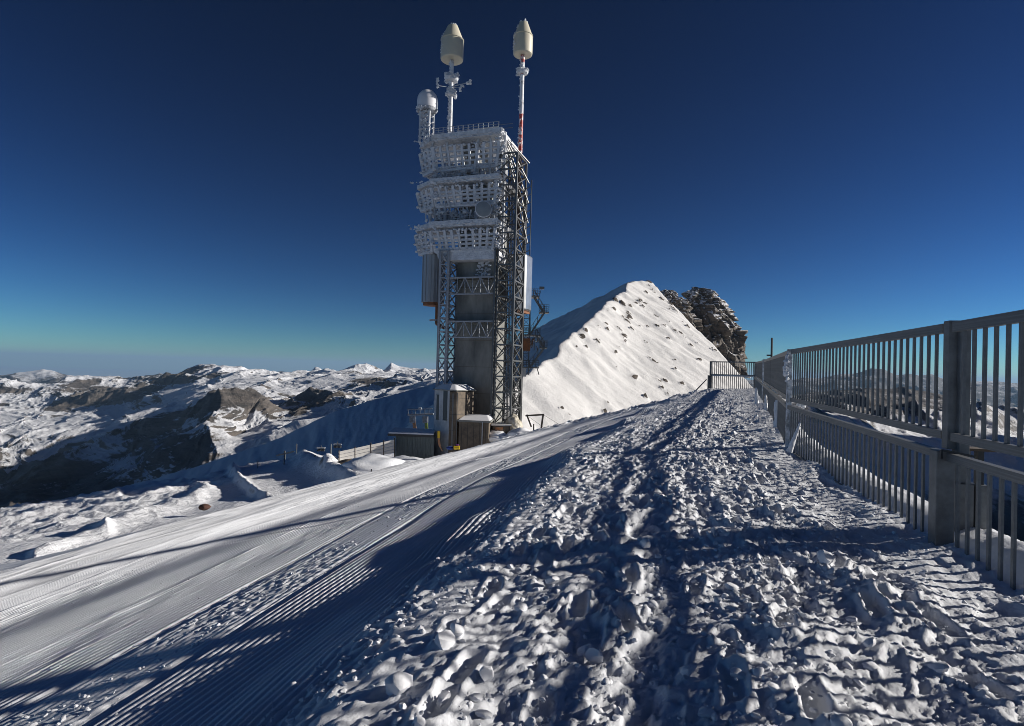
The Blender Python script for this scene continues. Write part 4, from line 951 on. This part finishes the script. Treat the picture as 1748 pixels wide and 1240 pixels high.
# ------------------------------------------------------------------ buildings at the tower foot
def wq(px, D): return P(px, 700, D).x
D0 = 84.0
kb = empty('concrete_kiosk', P(770, 790, D0)); tag(kb, 'pale and brown concrete kiosk with tall dark slots at the tower foot', 'building')
O = Vector(kb.location)
def k(px, dd): p = P(px, 700, D0 + dd) - O; return (p.x, p.y)
zk = lambda py, dd=0: P(770, py, D0 + dd).z - O.z
A_, B_, C_, D_, E_ = k(741, 3.2), k(767, 0), k(779, -.2), k(808, 3.4), k(806, 7.5); G_ = k(742, 7.5)
MB().prism([A_, B_, G_], 0, zk(668)).build('pale_wall', M['white_wall'], kb)
MB().prism([(B_[0] + .01, B_[1]), C_, D_, E_, (G_[0] + .02, G_[1] + .02)], 0, zk(669)).build('brown_wall', M['concrete_brown'], kb, bevel=.04)
roof = MB(); pr = [(A_[0] - .2, A_[1] - .2), (B_[0], B_[1] - .3), (C_[0], C_[1] - .35), (D_[0] + .35, D_[1] - .1), (E_[0] + .3, E_[1] + .2), (G_[0] - .2, G_[1] + .2)]
cx_ = sum(p[0] for p in pr) / 6; cy_ = sum(p[1] for p in pr) / 6
roof.prism(pr, zk(668) + .01, zk(666)); roof.build('roof', M['concrete'], kb)
sn = MB(); sn.prism([(p[0] * .97 + cx_ * .03, p[1] * .97 + cy_ * .03) for p in pr], zk(666) + .005, zk(657), [(p[0] * .55 + cx_ * .45, p[1] * .55 + cy_ * .45) for p in pr]); sn.build('roof_snow', M['clod'], kb, bevel=.15)
for t0_, t1_, pa, pb in ((.16, .32, 676, 720), (.60, .86, 667.5, 719)):
    a_ = Vector((*A_, 0)); b_ = Vector((*B_, 0)); n_v = (b_ - a_).cross(Vector((0, 0, 1))).normalized()
    p0 = a_.lerp(b_, t0_); p1 = a_.lerp(b_, t1_); q = MB(); f = .03
    q.add([(p0 + n_v * f + Vector((0, 0, zk(pb)))), (p1 + n_v * f + Vector((0, 0, zk(pb)))), (p1 + n_v * f + Vector((0, 0, zk(pa)))), (p0 + n_v * f + Vector((0, 0, zk(pa)))),
           (p0 - n_v * .3 + Vector((0, 0, zk(pb)))), (p1 - n_v * .3 + Vector((0, 0, zk(pb)))), (p1 - n_v * .3 + Vector((0, 0, zk(pa)))), (p0 - n_v * .3 + Vector((0, 0, zk(pa))))],
          [(0,1,2,3),(7,6,5,4),(0,4,5,1),(1,5,6,2),(2,6,7,3),(3,7,4,0)]); q.build('window_slot', M['dark'], kb)
    for pz in (pa, pb):
        beam('slot_frame', p0 + n_v * .05 + Vector((0, 0, zk(pz))), p1 + n_v * .05 + Vector((0, 0, zk(pz))), .1, .08, M['galv'], kb)
for zf in (.22, .45, .68, .9):
    z_ = zk(669) * zf
    beam('wall_joint', (B_[0] + .02, B_[1] - .02, z_), (C_[0], C_[1] - .02, z_), .05, .05, M['dark'], kb); beam('wall_joint', (C_[0], C_[1] - .02, z_), (D_[0] + .01, D_[1], z_), .05, .05, M['dark'], kb)
beam('downpipe', (C_[0] + .1, C_[1] - .08, 0), (C_[0] + .1, C_[1] - .08, zk(670)), .12, .12, M['steel'], kb)
beam('cable_tray', (B_[0] + .5, B_[1] - .1, 2), (B_[0] + .5, B_[1] - .1, zk(672)), .2, .06, M['galv'], kb)
ax = empty('concrete_annex', P(810, 790, 83.2)); tag(ax, 'low brown concrete annex with snow on its sloping roof between kiosk and lattice column', 'building')
O2 = Vector(ax.location)
def k2(px, D): p = P(px, 740, D) - O2; return (p.x, p.y)
z2 = lambda py: P(810, py, 83).z - O2.z
pa = [k2(783, 83.4), k2(834, 82.4), k2(840, 87.0), k2(786, 87.5)]
MB().prism(pa, 0, z2(721)).build('wall', M['concrete_brown'], ax, bevel=.03)
MB().prism([(p[0] + dx, p[1] + dy) for p, (dx, dy) in zip(pa, ((-.2, -.25), (.25, -.25), (.3, .2), (-.2, .2)))], z2(720.8), z2(718)).build('roof', M['concrete'], ax)
MB().prism([(p[0] + dx, p[1] + dy) for p, (dx, dy) in zip(pa, ((-.1, -.15), (.15, -.15), (.2, .1), (-.1, .1)))], z2(717.9), z2(711), [(pa[0][0] + .8, pa[0][1] + 3), (pa[1][0] - .4, pa[1][1] + 3), (pa[2][0] - .3, pa[2][1]), (pa[3][0] + .5, pa[3][1])]).build('roof_snow', M['clod'], ax, bevel=.1)
beam('drainpipe', (k2(823, 82.4)[0], k2(823, 82.4)[1], z2(760)), (k2(823, 82.4)[0], k2(823, 82.4)[1], z2(720)), .12, .12, M['white_wall'], ax)
for i in range(5): t = (i + .5) / 5; beam('panel_joint', (pa[0][0] + (pa[1][0] - pa[0][0]) * t, pa[0][1] + (pa[1][1] - pa[0][1]) * t - .01, 0), (pa[0][0] + (pa[1][0] - pa[0][0]) * t, pa[0][1] + (pa[1][1] - pa[0][1]) * t - .01, z2(722)), .04, .04, M['dark'], ax)
tb = empty('timber_block', P(855, 790, 85)); tag(tb, 'tan block under a plank roof inside the right lattice column foot', 'shed'); O3 = Vector(tb.location)
z3 = lambda py: P(855, py, 85).z - O3.z
MB().box(-1.3, 1.2, -.5, 1.5, 0, z3(727)).build('wall', M['concrete_brown'], tb)
MB().box(-.9, .2, -.54, -.45, z3(738), z3(729)).build('boarding', M['orange'], tb)
MB().box(-1.5, 1.4, -.8, 1.8, z3(726.5), z3(724)).build('roof', M['plank'], tb)
# yellowed ice mound by the column foot
def mound(px, py, D, rx, rz, mat, name, label, cat, seed, ry=None):
    V, Fs = ico(4); c = P(px, py, D)
    d = 1 + .28 * gn(V[:, 0] * 1.6 + seed, V[:, 1] * 1.6 + V[:, 2] * 2.2, seed) + .1 * gn(V[:, 0] * 6 + seed, V[:, 1] * 5 + V[:, 2] * 6, seed + 1)
    W = V * d[:, None] * np.array([rx, ry or rx, rz]); o = mesh_np(name, W, Fs, mat); o.location = c; 
    if cat: tag(o, label, cat)
    else: tag(o, label, None, None, 'stuff')
    return o
mound(876, 735, 86, 1.3, 2.2, M['ice'], 'ice_mound', 'yellowed mound of ice against the right column foot', 'ice mound', 311)
mound(848, 746, 84.5, 1.9, .9, M['clod'], 'snow_heap', 'heap of sunlit snow under the right lattice column', 'snow heap', 312)
mound(888, 748, 84, 1.9, 1.5, M['clod'], 'snow_heap', 'snow heap right of the yellowed ice mound', 'snow heap', 313)
# yellow things by the kiosk
e = empty('yellow_panel', P(749, 748, 82.6)); tag(e, 'yellow safety pad hung on the pale wall of the kiosk', 'safety pad')
MB().box(-.2, .18, -.1, .1, 0, 1.0).build('pad', M['yellow'], e, bevel=.05); MB().box(-.3, -.205, -.08, .12, -.5, 1.0).build('edge', M['dark'], e)
q = MB(); pp = [(0, 0, -.02), (.05, -.1, -.6), (.25, -.15, -1.2), (.6, -.2, -1.8)]
for a_, b_ in zip(pp, pp[1:]): q.bar(a_, b_, .3, .12)
q.build('tail', M['orange'], e)
e = empty('equipment_bag', P(779, 768, 80)); tag(e, 'yellow and black bag on the snow in front of the kiosk', 'bag')
MB().tube((-.35, 0, .28), (.45, 0, .3), .27, .25, 14).build('bag_body', M['yellow'], e, True); MB().tube((-.42, 0, .28), (-.36, 0, .28), .26, .27, 14).build('bag_end', M['dark'], e)
MB().box(-.1, .3, -.1, .2, .56, .74).build('bag_flap', M['purple'], e, bevel=.05)
e = mound(768, 765, 80.3, .5, .22, M['blue'], 'blue_bag', 'small blue bag beside the yellow one', 'bag', 320)

# green grey hut and what stands round it
ht = empty('service_hut', P(707, 800, 84)); tag(ht, 'low grey-green sheet metal hut with a dark flat roof left of the tower', 'hut'); O4 = Vector(ht.location)
def k4(px, D): p = P(px, 760, D) - O4; return (p.x, p.y)
z4 = lambda py: P(707, py, 84).z - O4.z
ph = [k4(675, 84), k4(741, 83.4), k4(742, 89), k4(678, 90)]
MB().prism(ph, 0, z4(745)).build('wall', M['container'], ht)
for i in range(15):
    t = (i + .5) / 15; x = ph[0][0] + (ph[1][0] - ph[0][0]) * t; y = ph[0][1] + (ph[1][1] - ph[0][1]) * t - .04; beam('sheet_rib', (x, y, 0), (x, y, z4(746)), .12, .05, M['container'], ht)
beam('door_post', (ph[0][0] + 3.55, ph[0][1] - .12, 0), (ph[0][0] + 3.55, ph[0][1] - .12, z4(746)), .16, .1, M['dark'], ht)
MB().prism([(ph[0][0] - 1.0, ph[0][1] - .8), (ph[1][0] + .0, ph[1][1] - .8), ph[2], (ph[3][0] - .6, ph[3][1])], z4(744.5), z4(741)).build('roof', M['dark'], ht)
MB().prism([(ph[0][0] - .9, ph[0][1] - .7), (ph[1][0] + .0, ph[1][1] - .7), ph[2], (ph[3][0] - .5, ph[3][1])], z4(740.9), z4(738)).build('roof_snow', M['clod'], ht, bevel=.06)
# lift pylon
pyl = empty('lift_pylon', P(718, 745, 100)); tag(pyl, 'lift pylon with a frosty crossbeam on an orange and a green leg behind the hut', 'pylon'); O5 = Vector(pyl.location)
g = lambda px, py: P(px, py, 100) - O5
beam('crossbeam', g(696, 709), g(740, 707), .45, .3, M['frost_steel'], pyl); beam('top_rail', g(695, 700), g(738, 698), .12, .14, M['frost_steel'], pyl)
for x in (697, 703, 709, 717, 725, 732): beam('rail_post', g(x, 709), g(x, 699), .09, .09, M['frost_steel'], pyl)
for x0, x1, m_ in ((705, 711, M['orange']), (727, 729, M['green'])):
    beam('leg', g(x1, 748), g(x0, 711), .5, .35, m_, pyl)
    beam('insulator', g(x0 - 1, 722), g(x0 - 1, 711), .9, .5, M['frost_steel'], pyl)
beam('beacon', g(717, 700), g(717, 696), .5, .3, M['frost'], pyl)
# white plank fence
pf = empty('plank_fence', P(578, 792, 80)); tag(pf, 'white plank windbreak fence glowing in the sun left of the hut', 'fence'); O6 = Vector(pf.location)
g6 = lambda px, py: P(px, py, 80 + (px - 578) * .03) - O6
for x0, x1, ya, yb in ((578, 632.5, 771, 759), (633.5, 674, 759, 750)):
    for r_ in range(4):
        hgt = 5.6; a_ = g6(x0, ya + r_ * hgt + 3); b_ = g6(x1, yb + r_ * hgt + 3)
        if r_ == 3 and x0 < 600: continue
        beam('plank', a_, b_, .06, .40, M['plank'], pf)
for x_, y_ in ((579, 770), (606, 764), (633, 757), (655, 753), (673.5, 749)): beam('fence_post', g6(x_, y_ + 32), g6(x_, y_ - 1), .12, .12, M['wood'], pf)
mound(600, 802, 76, 3.0, 1.3, M['concrete_brown'], 'earth_mound', 'bare greenish earth mound under the white plank fence', 'mound', 330)
mound(640, 806, 72, 4.2, 2.0, M['snow_far'], 'snow_mound', 'smooth snow mound in front of the white plank fence', 'snow mound', 331)
mound(690, 800, 74, 4.0, 1.3, M['snow_far'], 'snow_mound', 'snow bank in front of the grey-green hut', 'snow mound', 332)
# chairlift chairs, marker posts
def chair(px, py, D, label):
    e = empty('lift_chair', P(px, py, D)); tag(e, label, 'chairlift chair', 'chairlift chairs over the snow')
    s = D / FPX
    MB().box(-7 * s, 7 * s, -.4, .4, 0, 2 * s).build('canopy', M['frost_steel'], e, bevel=.1); MB().box(-6 * s, -1 * s, -.3, .4, -4.5 * s, -2 * s).build('seat', M['dark'], e)
    MB().box(1 * s, 6 * s, -.3, .4, -4.5 * s, -2 * s).build('seat', M['dark'], e); beam('hanger', (0, 0, -4 * s), (0, 0, 6 * s), .12, .12, M['steel'], e)
    beam('backrest', (-6 * s, .3, -1.5 * s), (6 * s, .3, -1.5 * s), .1, .12, M['steel'], e)
chair(548, 766, 125, 'left one of two chairlift chairs hanging beyond the snow edge'); chair(576, 760, 132, 'right one of two chairlift chairs hanging beyond the snow edge')
e = empty('chairlift_support', P(487, 790, 125)); tag(e, 'faint chairlift support with a crossarm above the snow edge', 'lift support')
O7 = Vector(e.location); g7 = lambda px, py: P(px, py, 125) - O7
beam('column', (0, 0, -4), g7(486, 770), .3, .3, M['steel'], e); beam('crossarm', g7(472, 778), g7(502, 771), .25, .25, M['steel'], e)
for (px, py, h, D, lb) in ((485, 788, 13, 92, 'grey marker post on the snow pad edge, left one'), (537, 790, 13, 86, 'pale marker post at the snow pad corner'), (440, 795, 8, 92, 'short thin marker post at the far left of the snow pad'), (634, 806, 5, 62, 'tiny marker stick at the piste edge in front of the mounds'), (506, 772, 14, 100, 'thin dark pole below the chairlift'), (565, 772, 14, 100, 'thin dark pole between the two lift chairs')):
    a_ = P(px, py, D); e = MB().tube((0, 0, -1.5), (0, 0, h * D / FPX), .1 if h > 9 else .07, None, 8).build('marker_post', M['galv'] if h > 6 else M['dark'], None, True); e.location = a_; tag(e, lb, 'post')
o = mound(349, 866, 50, .46, .26, M['redrock'], 'boulder', 'small reddish boulder on the snow left of the piste', 'boulder', 340)
# wooden frame at the col
fm = empty('wooden_frame', P(912, 735, 75)); tag(fm, 'leaning wooden frame with ropes on the snow right of the tower', 'frame'); O8 = Vector(fm.location); g8 = lambda px, py: P(px, py, 75) - O8
beam('post', g8(907, 729), g8(899, 708), .2, .2, M['wood'], fm); beam('post', g8(923, 738), g8(927, 709), .22, .22, M['wood'], fm); beam('crossbar', g8(897, 710), g8(929, 708), .22, .2, M['wood'], fm)
beam('stub', g8(911, 735), g8(911, 724), .16, .16, M['wood'], fm)
for a_, b_ in (((927, 708), (960, 728)), ((903, 712), (935, 735))): beam('rope', g8(*a_), g8(*b_), .03, .03, M['wood'], fm)

# ------------------------------------------------------------------ air
hm = bpy.data.materials.new("haze_air"); hm.use_nodes = True; n = hm.node_tree; n.nodes.clear()
pv = n.nodes.new("ShaderNodeVolumePrincipled"); pv.inputs['Color'].default_value = (.42, .66, .95, 1); pv.inputs['Density'].default_value = 1.5e-5; pv.inputs['Anisotropy'].default_value = .1
oo = n.nodes.new("ShaderNodeOutputMaterial"); n.links.new(pv.outputs[0], oo.inputs['Volume'])
tag(MB().box(-149000, 149000, -149000, 149000, -2402, 960).build('haze', hm), 'thin blue air over the valleys', None, None, 'stuff')
